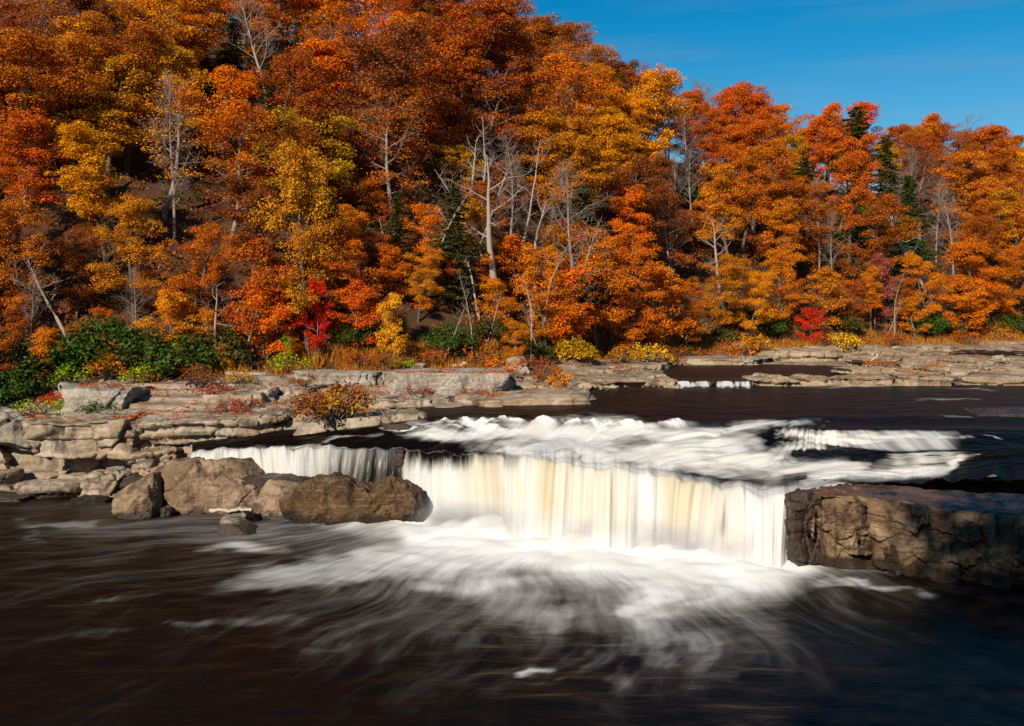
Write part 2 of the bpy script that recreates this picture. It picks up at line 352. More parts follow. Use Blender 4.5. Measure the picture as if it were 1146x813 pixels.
# ---- lower pool
BX = [-200, 200, 300, 480, 600, 750, 870, 900, 1000, 1146, 1330]
BD = [50, 50, 48.8, 45.0, 42.3, 40.2, 38.6, 38.8, 36.6, 36, 35]       # distance of the foot of the falls
def build_pool():
    xs = np.arange(-64, 64.1, 0.25); ys = np.concatenate([np.arange(3, 20, 0.5), np.arange(20, 57, 0.22)])
    Xg, Yg = np.meshgrid(xs, ys); X = Xg.ravel(); Y = Yg.ravel()
    px = CX+F*X/Y; py = HY+F*CAMZ/Y
    base_py = HY+F*CAMZ/np.interp(px, BX, BD)
    d = py-base_py
    wid = np.interp(px, [-200, 240, 300, 420, 520, 640, 700, 760, 850, 900, 960, 1100, 1300], [1, 1, 9, 34, 52, 60, 92, 86, 56, 26, 8, 2, 1])
    foam = np.exp(-np.clip(d, 0, None)/wid)*np.interp(px, [240, 300, 880, 940, 1100], [0, 1, 1, .6, 0.1])
    S = [(560, 625, 250, 640, 26, 16, .62), (600, 640, 470, 662, 22, 14, .45), (760, 640, 705, 700, 34, 12, .6), (830, 640, 780, 668, 30, 20, .55), (900, 645, 1060, 668, 7, 3, .55),
         (720, 690, 740, 750, 20, 14, .22), (640, 690, 520, 680, 30, 26, .30), (330, 610, 210, 616, 9, 6, .55), (420, 640, 120, 672, 18, 12, .36), (260, 690, 20, 720, 12, 8, .22),
         (480, 700, 300, 740, 14, 12, .22), (0, 590, 125, 585, 10, 6, .4), (0, 600, 60, 607, 6, 3, .3), (110, 600, 240, 596, 3, 2, .25), (588, 752, 612, 756, 4, 3, .62), (640, 720, 700, 790, 16, 20, .16),
         (180, 650, 60, 690, 10, 6, .25), (880, 690, 960, 750, 30, 30, .14), (780, 700, 800, 780, 26, 26, .18), (600, 735, 640, 790, 24, 24, .15), (400, 690, 200, 700, 10, 10, .3)]
    foam = 1-(1-np.clip(foam, 0, 1))*(1-strokes(px, py, S))
    foam = np.clip(foam+fbm(np.stack([X*0.22, Y*0.3, X*0+5], 1), 3)*0.16*np.clip(foam*3, 0, 1), 0, 1)+0.8*np.exp(-(np.clip(d, 0, None)/24)**2)*sstep(436, 470, px)*sstep(935, 880, px)
    foam = np.maximum(foam, 0.36*np.exp(-((px-520)/560)**2)*np.exp(-np.clip(d-40, 0, None)/190.0)*(d > 0))
    # flow coordinates fan out from below the falls
    cx0, cy0 = 3.5, 52.0; ang = np.arctan2(X-cx0, cy0-Y)+fbm(np.stack([X*0.07, Y*0.10, X*0], 1), 2)*0.11; rad = np.hypot(X-cx0, Y-cy0)+fbm(np.stack([X*0.1, Y*0.1, X*0+8], 1), 2)
    flow = np.stack([ang*2.2, rad, X*0], 1)
    near = np.exp(-np.clip(d, 0, None)/14.0)*sstep(280, 330, px)*sstep(925, 885, px)
    lump = fbm(np.stack([X*0.45, Y*0.45, X*0+2], 1), 3)
    z = 0.05*fbm(np.stack([ang*16, rad*0.5, X*0], 1), 4)+0.03*fbm(np.stack([X*.8, Y*1.6, X*0], 1), 3)+foam*0.10*lump+near*(0.30+0.26*lump)
    me = mk_mesh('pool_water', np.stack([X, Y, z], 1), grid_faces(*Xg.shape), mats=[M['pool']], attrs={'foam': foam, 'flow': flow, 'amber': np.clip(0.15+0.4*lump, 0, 1)})
    tag(link('pool_water', me), kind='structure')
build_pool()

# ---- falls and upper river: one grid of stations per bearing, cut into waterfall / river
LX = [215, 260, 300, 350, 440, 452, 500, 600, 700, 780, 860, 890, 910, 1000, 1100, 1146, 1340]
ST = [ # (D,z) lip, A, B, C, D, E(shore)
 [(49.9, 2.50), (50.3, 2.6), (50.6, 2.65), (51.0, 2.7), (51.4, 2.7), (52, 2.7)],
 [(49.6, 2.65), (50.0, 2.8), (50.4, 2.9), (50.8, 2.95), (51.4, 2.95), (52.2, 2.95)],
 [(49.2, 2.78), (49.8, 2.95), (50.3, 3.1), (50.8, 3.2), (51.4, 3.2), (52.3, 3.2)],
 [(48.8, 2.90), (49.4, 3.1), (50.0, 3.25), (50.6, 3.4), (51.4, 3.4), (52.4, 3.4)],
 [(47.7, 2.95), (48.2, 3.15), (48.8, 3.38), (49.9, 3.88), (52, 3.97), (54, 4.05)],
 [(47.3, 2.98), (48.0, 3.2), (48.8, 3.4), (49.7, 3.95), (52, 4.02), (55, 4.05)],
 [(46.1, 2.98), (47.2, 3.35), (48.3, 3.55), (49.7, 4.12), (52, 4.15), (57, 4.15)],
 [(42.9, 3.28), (45.2, 3.5), (47.3, 3.62), (49.3, 4.17), (53, 4.2), (61, 4.28)],
 [(41.5, 3.02), (43.8, 3.35), (46.2, 3.55), (48.8, 4.2), (54, 4.28), (68, 4.4)],
 [(40.4, 2.67), (42.0, 3.05), (44.0, 3.4), (47.8, 4.2), (54, 4.3), (70, 4.4)],
 [(39.0, 2.45), (40.7, 2.9), (43.0, 3.4), (46.4, 4.2), (54, 4.3), (70, 4.4)],
 [(38.7, 2.55), (40.5, 2.95), (43.6, 3.5), (45.9, 4.2), (54, 4.3), (70, 4.4)],
 [(38.9, 2.75), (40.8, 3.05), (45.0, 3.62), (45.6, 4.2), (54, 4.3), (70, 4.4)],
 [(39.2, 2.88), (41.2, 3.1), (42.2, 3.62), (45.6, 4.2), (54, 4.3), (70, 4.4)],
 [(39.4, 2.95), (42.0, 3.3), (42.8, 3.66), (45.6, 4.2), (54, 4.3), (70, 4.4)],
 [(39.4, 2.98), (42.0, 3.4), (43.0, 3.70), (45.8, 4.15), (54, 4.3), (71, 4.4)],
 [(39.4, 3.0), (42.0, 3.4), (43.0, 3.70), (45.8, 4.15), (54, 4.3), (71, 4.4)]]
FOAM = [ # brush strokes on the rapids, by bearing (px) and depression (py)
 (425, 480, 500, 474, 3, 5, .85), (440, 488, 560, 492, 6, 8, .75), (500, 474, 560, 477, 8, 9, .95), (560, 480, 700, 484, 12, 12, .98), (640, 472, 740, 480, 10, 9, .9), (600, 492, 720, 506, 13, 14, .85), (560, 500, 640, 512, 8, 12, .75), (640, 512, 700, 520, 8, 8, .8),
 (720, 494, 800, 484, 12, 10, .8), (730, 512, 860, 494, 10, 12, .85), (800, 480, 868, 474, 6, 5, .85), (840, 476, 925, 473, 4, 5, .75), (700, 524, 800, 520, 5, 5, .5), (790, 522, 900, 508, 8, 10, .85), (840, 528, 960, 518, 9, 9, .8),
 (868, 486, 960, 488, 6, 6, .85), (950, 488, 1085, 490, 5, 4, .85), (870, 494, 1010, 494, 4, 3, .95), (860, 502, 930, 500, 7, 3, .85), (900, 536, 980, 524, 9, 10, .85), (960, 532, 1080, 526, 9, 8, .95), (980, 516, 1060, 510, 7, 4, .6), (1050, 524, 1104, 508, 8, 4, .75),
 (850, 556, 900, 546, 12, 9, .8), (890, 546, 960, 542, 7, 5, .8), (760, 538, 850, 546, 4, 5, .3), (1085, 487, 1130, 492, 2, 1.5, .5), 
 (600, 500, 860, 512, 14, 16, .6), (700, 514, 870, 536, 9, 10, .55), (520, 500, 620, 510, 7, 9, .4), (640, 484, 860, 484, 10, 8, .55), (470, 484, 640, 490, 8, 12, .6),
 (225, 511, 300, 503, 6, 4, .95), (300, 504, 345, 499, 4, 3, .6), (425, 484, 340, 496, 2.5, 2.5, .5), (350, 502, 445, 503, 2, 2, .3), (455, 503, 540, 510, 2, 2, .2),
 (900, 434, 1000, 433, 1.2, 1.2, .45), (1020, 434, 1130, 438, 1.2, 1.5, .42), (880, 441, 960, 440, 1, 1, .3), (1010, 447, 1100, 447, 1.8, 1.8, .42), (1060, 453, 1130, 461, 1.5, 1.5, .32), (1030, 463, 1090, 469, 2, 2, .35), (580, 452, 630, 452, 1, 1, .35), (960, 456, 1010, 455, 1, 1, .25)]
def build_river():
    px = np.arange(215, 1341, 1.0); nc = len(px)
    Ds = np.array([[p[0] for p in r] for r in ST]); Zs = np.array([[p[1] for p in r] for r in ST])
    D = interp_cols(px, LX, Ds); Z = interp_cols(px, LX, Zs)
    k = np.exp(-np.linspace(-2, 2, 21)**2); k /= k.sum()
    sm = lambda a: np.stack([np.convolve(np.pad(a[:, j], 10, 'edge'), k, 'valid') for j in range(a.shape[1])], 1)
    D = sm(D); Z = sm(Z); Db = np.interp(px, BX, BD)
    wob = fbm(np.stack([px*0.045, px*0, px*0], 1), 4)*0.30; D[:, 0] += wob; Db = Db+wob*0.6; Z[:, 0] += fbm(np.stack([px*0.05+50, px*0, px*0], 1), 4)*0.2+fbm(np.stack([px*0.016+20, px*0, px*0], 1), 2)*0.18*sstep(440, 480, px)
    rows, zs, part, tt = [], [], [], []
    NF = 90
    kx = np.array([300, 350, 440, 452, 480]); sl = np.interp(px, [215, 300, 330, 440, 452, 600, 850, 885, 900], [1.3, 1.3, 1.2, 1.0, 0.8, 1.3, 1.3, .9, .5])  # how far the sheet leans back
    foot = D[:, 0]-sl
    for j in range(NF):
        t = j/NF; a = t**0.5            # parabola: nearly vertical below, rounding over at the lip
        u_ = 1-t; rows.append(D[:, 0]-(D[:, 0]-foot)*u_**0.55-0.6*sstep(0.72, 1.0, u_)**1.5); zs.append(Z[:, 0]-(Z[:, 0]+0.25)*u_**1.25); part.append(0); tt.append(t)
    nsub = [40, 50, 60, 60, 60]
    for q in range(5):
        for j in range(nsub[q]+(1 if q == 4 else 0)):
            t = j/nsub[q]; s = t*t*(3-2*t) if q == 2 else t
            rows.append(D[:, q]*(1-t)+D[:, q+1]*t); zs.append(Z[:, q]*(1-s)+Z[:, q+1]*s); part.append(1); tt.append(1+q+t)
    Dm = np.array(rows); Zm = np.array(zs); nr = len(rows)
    # soften the kinks along the current above the lip
    for _ in range(14): Zm[NF-3:-1] = (Zm[NF-4:-2]+2*Zm[NF-3:-1]+Zm[NF-2:])/4
    PX = np.tile(px, (nr, 1)); T = np.tile(np.array(tt)[:, None], (1, nc))
    X = WX(PX, Dm); py = PYof(Zm, Dm)
    foam = strokes(PX.ravel(), py.ravel(), FOAM, 0.4).reshape(nr, nc)
    foam = foam*(1.12+0.4*np.clip(fbm(np.stack([X.ravel()*0.4, Dm.ravel()*0.8, X.ravel()*0+7], 1), 3).reshape(nr, nc), -1, .3))
    stpf = sstep(868, 930, PX)*sstep(1095, 1050, PX)*sstep(2.9, 3.15, T)*sstep(4.0, 3.75, T); n1_ = perlin(np.stack([X.ravel()*1.4, X.ravel()*0, X.ravel()*0], 1)).reshape(nr, nc)
    foam = np.maximum(foam, stpf*(.66+.5*n1_))
    st2 = sstep(980, 1010, PX)*sstep(1112, 1050, PX)*sstep(1.95, 2.2, T)*sstep(3.0, 2.85, T); foam = np.maximum(foam, st2*(.6+.4*n1_))
    fallm = T < 1
    ff = np.interp(px, [215, 300, 330, 380, 420, 441, 447, 456, 480, 560, 640, 760, 800, 812, 822, 870, 900], [.9, .78, .65, .5, .42, .4, .4, .75, .9, .95, .95, .92, .8, .55, .8, 1, 1])
    ramp = sstep(0.0, 0.55, 1-T)
    ff = np.tile(ff, (nr, 1)); ff = ff+(1-ff)*sstep(0.45, 0.0, T)*(PX > 450)+0.7*sstep(0.35, 0.05, T)*(PX > 450)
    toplip = np.interp(px, [215, 330, 450, 500, 580, 640, 700, 760, 800, 870, 900, 912], [.7, .65, .45, .35, .65, .95, .95, .75, .65, .95, .7, 0.0])
    foam = np.where(fallm, toplip[None, :]*(1-ramp)+ff*ramp, foam)
    blend = np.where(PX > 560, sstep(1.9, 1.0, T), sstep(1.35, 1.0, T)); foam = np.where(~fallm, np.maximum(foam, toplip[None, :]*blend*0.9), foam)
    # surface relief
    q = np.stack([X.ravel(), Dm.ravel(), X.ravel()*0], 1)
    dirx = np.interp(PX.ravel(), [215, 450, 560, 680, 800, 1000], [0.93, 0.85, 0.5, 0.6, 0.86, 0.95]); diry = np.sqrt(1-dirx**2)
    # flow runs towards the camera and to the left; across-flow coordinate
    ac = X.ravel()*diry-(Dm.ravel()-45)*dirx; al = X.ravel()*dirx+(Dm.ravel()-45)*diry
    # on the falling sheet flow is straight down
    Tr = T.ravel(); stp = (sstep(2.3, 2.9, Tr)*sstep(4.5, 4.05, Tr)*sstep(856, 960, PX.ravel()))
    ac_rel = ac.copy(); ac = ac*(1-stp)+X.ravel()*1.6*stp; al = al*(1-stp)+Zm.ravel()*stp
    ac = np.where(fallm.ravel(), X.ravel(), ac); al = np.where(fallm.ravel(), Zm.ravel(), al)
    w = sstep(0.9, 1.6, T).ravel(); acm = (X.ravel()+0.22*fbm(np.stack([X.ravel()*0.5, Zm.ravel()*0.45, X.ravel()*0], 1), 3))*(1-w)+ac*w
    flow = np.stack([acm, al, X.ravel()*0], 1)
    rel = fbm(np.stack([ac*0.85, al*0.09, ac*0], 1), 4)
    rough = sstep(1.0, 1.8, T).ravel()*sstep(5.2, 4.2, T).ravel()
    dz = rel*0.24*rough*(0.25+foam.ravel())*(1-.85*stp)
    crest = np.interp(PX.ravel(), [470, 520, 640, 760, 800], [0, 1, 1, 1, 0])*np.exp(-((T.ravel()-3.93)/0.16)**2)
    jag = np.clip(fbm(np.stack([X.ravel()*0.8, T.ravel()*1.0, X.ravel()*0+4], 1), 4)+0.25, 0, 1.2); dz += crest*jag*0.30
    foam = np.clip(foam.ravel()+crest*jag*1.1, 0, 1.7)
    dz += fbm(np.stack([X.ravel()*0.35, Dm.ravel()*0.9, X.ravel()*0], 1), 3)*0.035*(T.ravel() > 1.2)
    fold = fbm(np.stack([X.ravel()*0.9, Zm.ravel()*0.05, X.ravel()*0], 1), 2)*0.10+fbm(np.stack([X.ravel()*0.35, X.ravel()*0, X.ravel()*0], 1), 2)*0.8
    dD = fold*np.clip(1-T.ravel(), 0, 1)**0.6*0.9*fallm.ravel()
    uf = np.clip(1-T.ravel(), 0, 1)*fallm.ravel()
    lean_x = uf*(fbm(np.stack([X.ravel()*0.22+9, X.ravel()*0, X.ravel()*0], 1), 2)*0.7-0.55*sstep(820, 895, PX.ravel())-0.25*sstep(300, 440, PX.ravel())*sstep(446, 440, PX.ravel()))
    V = np.stack([X.ravel()+lean_x, Dm.ravel()+dD, Zm.ravel()+dz], 1)
    amber = np.where(fallm.ravel(), np.interp(PX.ravel(), [450, 520, 600, 700, 780, 830, 860, 900], [.3, .6, 1, 1, .8, .35, .1, .7]), 0.25)*np.where(fallm.ravel(), sstep(0.05, 0.5, T.ravel()), 1)
    # shared normals
    G = V.reshape(nr, nc, 3); du = np.gradient(G, axis=1); dv = np.gradient(G, axis=0); N = np.cross(du, dv); N /= np.linalg.norm(N, axis=2)[:, :, None]+1e-9
    if N[-5, 300, 2] < 0: N = -N
    for name, a, b, mat in (('waterfall', 0, NF+1, 'fall'), ('river_water', NF, nr, 'rapid')):
        sl_ = slice(a*nc, b*nc); keep_c = 692 if name == 'waterfall' else nc; ff_ = grid_faces(b-a, nc); ff_ = ff_[(ff_[:, 0] % nc) < keep_c]
        me = mk_mesh(name, V[sl_], ff_, mats=[M[mat]], attrs={'foam': foam[sl_], 'flow': flow[sl_], 'amber': amber[sl_]})
        try: me.normals_split_custom_set_from_vertices([tuple(x) for x in N.reshape(-1, 3)[sl_].tolist()])
        except Exception as e: print('normals', e)
        tag(link(name, me), kind='structure')
build_river()

def build_mist():
    A = np.array([-4.6, 44.6]); B = np.array([11.2, 37.9]); d = B-A; L = np.hypot(*d); me = bpy.data.meshes.new('mist'); bm = bmesh.new(); bmesh.ops.create_cube(bm, size=2); bm.to_mesh(me); bm.free()
    o = link('mist', me, loc=((A[0]+B[0])/2, (A[1]+B[1])/2, 0.75)); o.scale = (L/2, 1.3, 0.95); o.rotation_euler = (0, 0, math.atan2(d[1], d[0]))
    t = NT('mist'); P = t.coord('Object'); x, y, z = t.sep(P)[:3]
    f = t.math('MULTIPLY', t.mr(t.math('ABSOLUTE', x), 0.8, 1.0, 1, 0, True), t.mr(t.math('ABSOLUTE', y), 0.1, 1.0, 1, 0, True))
    f = t.math('MULTIPLY', f, t.mr(z, -0.75, 0.9, 1, 0, True)); f = t.math('MULTIPLY', f, t.mr(t.noise(t.map(P, (9, 1, 1)), 1, 2), .3, .7, .45, 1.4))
    v = t.n.new('ShaderNodeVolumePrincipled'); v.inputs['Color'].default_value = (1, 1, 1, 1); t.put(v.inputs['Density'], t.math('MULTIPLY', f, 0.95)); t.l.new(v.outputs[0], t.out.inputs[1])
    t.m.cycles.volume_step_rate = 1.0 if hasattr(t.m, 'cycles') and hasattr(t.m.cycles, 'volume_step_rate') else 1
    me.materials.append(t.m); tag(o, 'pale spray hanging at the foot of the main falls', 'mist', kind='stuff')
build_mist()

def sheet_water(name, px0, px1, prof, mat, foamf, lab=None):
    """small water surfaces: prof = [(D,z)...] along the current, constant across"""
    px = np.arange(px0, px1+0.1, 0.8); rows = []; zz = []; nseg = 14
    for a, b in zip(prof[:-1], prof[1:]):
        for j in range(nseg): t = j/nseg; rows.append(a[0]*(1-t)+b[0]*t); zz.append(a[1]*(1-t)+b[1]*t)
    rows.append(prof[-1][0]); zz.append(prof[-1][1])
    Dm = np.tile(np.array(rows)[:, None], (1, len(px))); Zm = np.tile(np.array(zz)[:, None], (1, len(px))); PX = np.tile(px, (len(rows), 1))
    nse = fbm(np.stack([PX.ravel()*0.06, Dm.ravel()*0.2, PX.ravel()*0], 1), 3).reshape(Dm.shape)
    D2 = Dm+nse*0.5; X = WX(PX, D2); slope = np.gradient(Zm, axis=0)/(np.gradient(Dm, axis=0)+1e-6)
    foam = foamf(PX, D2, np.clip(slope*3.5, 0, 1), nse)
    V = np.stack([X.ravel(), D2.ravel(), (Zm+nse*0.02).ravel()], 1)
    fl = np.stack([X.ravel()*2.5, (D2-Zm*2).ravel(), X.ravel()*0], 1)
    return tag(link(name, mk_mesh(name, V, grid_faces(*Dm.shape), mats=[M[mat]], attrs={'foam': np.clip(foam.ravel(), 0, 1), 'flow': fl, 'amber': foam.ravel()*0+0.1})), kind='structure')
sheet_water('side_pool_water', 735, 975, [(68.2, 4.72), (74, 4.74), (90, 4.76)], 'rapid', lambda px, d, s, n: px*0)
sheet_water('cascade_water', 752, 843, [(64.6, 4.36), (66.2, 4.42), (67.0, 4.7), (69.5, 4.74)], 'fall', lambda px, d, s, n: np.where(d < 67.3, 0.26+s*0.25+n*0.5+0.45*perlin(np.stack([px.ravel()*.21, d.ravel()*.6, px.ravel()*0], 1)).reshape(px.shape)+0.2*np.exp(-((d-66.2)/0.8)**2), 0))
sheet_water('cascade_water', 668, 742, [(63.6, 4.36), (65.4, 4.44), (66.6, 4.66), (70, 4.74)], 'fall', lambda px, d, s, n: np.where(d < 67.0, 0.05+s*0.3+n*0.5+0.45*perlin(np.stack([px.ravel()*.25+7, d.ravel()*.6, px.ravel()*0], 1)).reshape(px.shape)+0.2*np.exp(-((d-65.6)/0.9)**2), 0))
sheet_water('channel_water', 1062, 1330, [(94, 5.06), (98, 5.12), (104, 5.16)], 'rapid', lambda px, d, s, n: n*0.9+0.1)

# ================================================================== ROCKS
def box_lattice(nx, ny, nz):
    """welded surface lattice of a box, coords in -1..1"""
    pts = {}; V = []; Fc = []
    def vid(i, j, k):
        key = (i, j, k)
        if key not in pts: pts[key] = len(V); V.append((2*i/nx-1, 2*j/ny-1, 2*k/nz-1))
        return pts[key]
    for k in (0, nz):
        for i in range(nx):
            for j in range(ny):
                q = [vid(i, j, k), vid(i+1, j, k), vid(i+1, j+1, k), vid(i, j+1, k)]; Fc.append(q if k else q[::-1])
    for j in (0, ny):
        for i in range(nx):
            for k in range(nz):
                q = [vid(i, j, k), vid(i+1, j, k), vid(i+1, j, k+1), vid(i, j, k+1)]; Fc.append(q[::-1] if j else q)
    for i in (0, nx):
        for j in range(ny):
            for k in range(nz):
                q = [vid(i, j, k), vid(i, j+1, k), vid(i, j+1, k+1), vid(i, j, k+1)]; Fc.append(q if i else q[::-1])
    return np.array(V), np.array(Fc)
def rock_geo(seed, size, cuts=10, cutlo=0.62, cuthi=1.05, strata=0.08, thick=0.22, lump=0.10, fine=0.03, res=0.14, plates=0.0, round_=0.25, taper=0.0, maxn=90):
    rg = np.random.RandomState(seed); s = np.array(size, float)
    n = np.clip((s/res).astype(int), 5, maxn); V, Fc = box_lattice(*n)
    # soft superellipsoid rounding
    sp = V/np.maximum(np.linalg.norm(V, axis=1), 1e-6)[:, None]*1.25; V = V*(1-round_)+sp*round_
    P = V*s/2
    if taper: P[:, :2] *= (1-taper*(V[:, 2:3]*0.5+0.5))
    P[:, :2] *= 1+0.16*perlin(np.stack([np.arctan2(V[:, 1], V[:, 0])*1.5+seed, V[:, 2]*0.3, V[:, 0]*0], 1))[:, None]
    for c in range(cuts):
        d = rg.normal(size=3); d[2] *= 0.55; d /= np.linalg.norm(d)
        ext = (np.abs(d)*s/2).sum()*rg.uniform(cutlo, cuthi)*0.86
        over = P@d-ext; P = P-np.clip(over, 0, None)[:, None]*d*0.97
    m = s.min()
    if strata:
        lay = np.floor(P[:, 2]/thick+perlin(P*np.array([.25, .25, 0])+seed)*1.2).astype(int); off = np.random.RandomState(seed+5).uniform(-1, 1, 400)[lay % 400]
        dd = P[:, :2]/np.maximum(np.linalg.norm(P[:, :2]/s[:2], axis=1), 1e-6)[:, None]/s[:2].max()
        P[:, :2] += dd*(off*strata)[:, None]*2
    if plates:
        K = rg.uniform(-.5, .5, (40, 3))*s; d2 = ((P[:, None]-K[None])**2).sum(2); o = np.argsort(d2, 1)[:, :2]; r = np.sqrt(np.take_along_axis(d2, o, 1))
        edge = r[:, 1]-r[:, 0]; amp = rg.uniform(-1, 1, 40)[o[:, 0]]
        nn = P/np.maximum(np.linalg.norm(P/s, axis=1), 1e-6)[:, None]/s.max()
        P += nn*(amp*plates-np.exp(-(edge/0.07)**2)*plates*1.2)[:, None]*2
    nn = V/np.linalg.norm(V, axis=1)[:, None]
    P = P+nn*(fbm(P*1.1/max(m, .5)+seed*3.1, 4)*lump*m+fbm(P*5+seed, 3)*fine)[:, None]
    return P, Fc
ROCKN = []
def rock(px0, px1, yt, yb, D, depth, mat, label, seed=1, name='rock', cat='rock', bury=0.5, rz=0.0, tilt=(0, 0), group=None, **kw):
    W = (px1-px0)/F*(D+depth*0.25); zt, zb = WZ(yt, D+depth*0.3), WZ(yb, D)-bury
    P, Fc = rock_geo(seed, (W*1.06, depth, zt-zb), **kw)
    o = link(name, mk_mesh(name, P, Fc, mats=[M[mat]]), loc=(WX((px0+px1)/2, D+depth*0.25), D+depth/2, (zt+zb)/2))
    o.rotation_euler = (R(tilt[0]), R(tilt[1]), R(rz)); ROCKN.append(o)
    return tag(o, label, cat, group, 'thing')
# left ledges
rock(55, 172, 434, 470, 56.3, 4.5, 'grey', 'lichened grey slab just below the dark green bushes at left', 11, 'rock_slab', 'slab', strata=.12, thick=.35, cuts=8, tilt=(0, 3), res=.09, plates=.10, bury=.2, round_=.12)
rock(-40, 78, 464, 500, 54.0, 4.5, 'grey', 'blocky grey ledge end jutting over the leafy rubble at far left', 12, 'rock_ledge', 'ledge', tilt=(0, 12), strata=.1, thick=.5, res=.1, plates=.15, bury=.1, round_=.12, cuts=7)
rock(50, 212, 466, 512, 52.6, 5.5, 'ledge', 'thick undercut ledge right above the yellow green ferns', 13, 'rock_ledge', 'ledge', tilt=(2, -1), strata=.22, thick=.42, cuts=7, res=.08, plates=.20, bury=.0, round_=.1, maxn=120)
rock(165, 335, 466, 492, 51.6, 5.0, 'ledge', 'long layered ledge running behind the left cascade', 14, 'rock_ledge', 'ledge', tilt=(1, -3), strata=.2, thick=.3, cuts=6, res=.08, plates=.12, bury=.15, round_=.1, maxn=130)
rock(90, 215, 508, 560, 54.0, 3, 'ledge', 'shaded rock wall under the overhang behind the ferns', 15, 'rock_wall', 'rock', strata=.25, thick=.4, cuts=5, res=.12, plates=.2, round_=.1)
rock(148, 200, 503, 527, 50.5, 3, 'ledge', 'small stained ledge block between the ferns and the tan boulder', 16, 'rock_ledge', 'ledge', strata=.1, cuts=9, res=.08, plates=.1, tilt=(0, -10), round_=.12)
rock(96, 142, 528, 560, 50.3, 2, 'ledge', 'squat ochre rock directly under the ferns', 17, cuts=9, res=.07, plates=.08)
rock(138, 165, 532, 556, 50.4, 1.6, 'wet', 'dark wet rock with trickle beside the triangular boulder', 18, cuts=9, res=.07)
rock(24, 100, 541, 558, 50.5, 2.2, 'pale', 'flat pale stone at the water edge below the rubble', 19, 'flat_stone', 'stone', cuts=8, strata=.03, round_=.45, res=.06, bury=.3)
rock(-60, 16, 500, 525, 54.5, 3, 'ledge', 'low stepped rock at the left frame edge', 20, cuts=8, strata=.1, res=.1)
rock(-50, 14, 528, 545, 52.5, 2, 'ledge', 'rounded grey stone at the left frame edge by the cove', 21, cuts=9, res=.08)
rock(-30, 24, 557, 567, 49.3, 1.5, 'pale', 'thin pale stone lying in the cove at the left frame edge', 22, 'flat_stone', 'stone', cuts=6, res=.06, bury=.3)
rock(82, 120, 557, 568, 49.0, 1.0, 'brown', 'small brown stone between flat stone and triangular boulder', 23, 'flat_stone', 'stone', cuts=8, res=.05)
rock(255, 312, 416, 431, 63.0, 3, 'grey', 'short grey slab at the tree line, left of the yellow green bush', 24, 'rock_slab', 'slab', cuts=6, res=.09, bury=.0, round_=.1, tilt=(0, 2))
rock(330, 440, 416, 438, 62.0, 4, 'grey', 'long pale slab with orange stain left of the thickest slab', 25, 'rock_slab', 'slab', cuts=6, strata=.12, thick=.4, res=.09, bury=.2, round_=.1, tilt=(0, 1), plates=.1)
rock(436, 566, 416, 443, 60.5, 5, 'grey', 'thick rectangular grey slab overhanging the bank', 26, 'rock_slab', 'slab', cuts=4, cutlo=.9, strata=.04, thick=.8, lump=.05, res=.07, bury=.0, round_=.06, plates=.04, maxn=120)
rock(285, 365, 432, 452, 59.0, 4, 'ledge', 'stepped grey ledge among red bushes, left of the brown bush', 27, 'rock_ledge', 'ledge', cuts=6, strata=.15, thick=.25, res=.09, plates=.1, round_=.12)
rock(215, 300, 440, 462, 56.5, 4, 'ledge', 'low ledge behind the crimson bushes', 28, 'rock_ledge', 'ledge', cuts=6, strata=.15, thick=.25, res=.09, plates=.1, round_=.12, tilt=(0, -4))
rock(405, 500, 446, 466, 56.5, 4, 'ledge', 'low ledge right of the brown bush under the thick slab', 29, 'rock_ledge', 'ledge', cuts=6, strata=.15, thick=.22, res=.09, plates=.1, round_=.12)
rock(340, 470, 466, 486, 50.5, 3.5, 'ledge', 'long wet footed ledge along the dark channel above the left fall', 30, 'rock_ledge', 'ledge', cuts=6, strata=.15, thick=.22, res=.08, plates=.1, round_=.12, tilt=(0, -5))
rock(490, 655, 444, 460, 56.0, 5, 'shore', 'long low tan rock sloping into the river right of the thick slab', 31, 'rock_ledge', 'ledge', cuts=8, strata=.1, thick=.2, res=.09, plates=.06, tilt=(1, -3))
rock(568, 592, 401, 428, 68, 1.6, 'grey', 'upright rounded grey boulder at the right end of the thick slab', 32, 'boulder', 'boulder', cuts=9, res=.06, round_=.5)
rock(450, 474, 407, 416, 66, 0.8, 'pale', 'small white stone on top of the thick slab', 33, 'flat_stone', 'stone', cuts=8, res=.05, bury=.2)
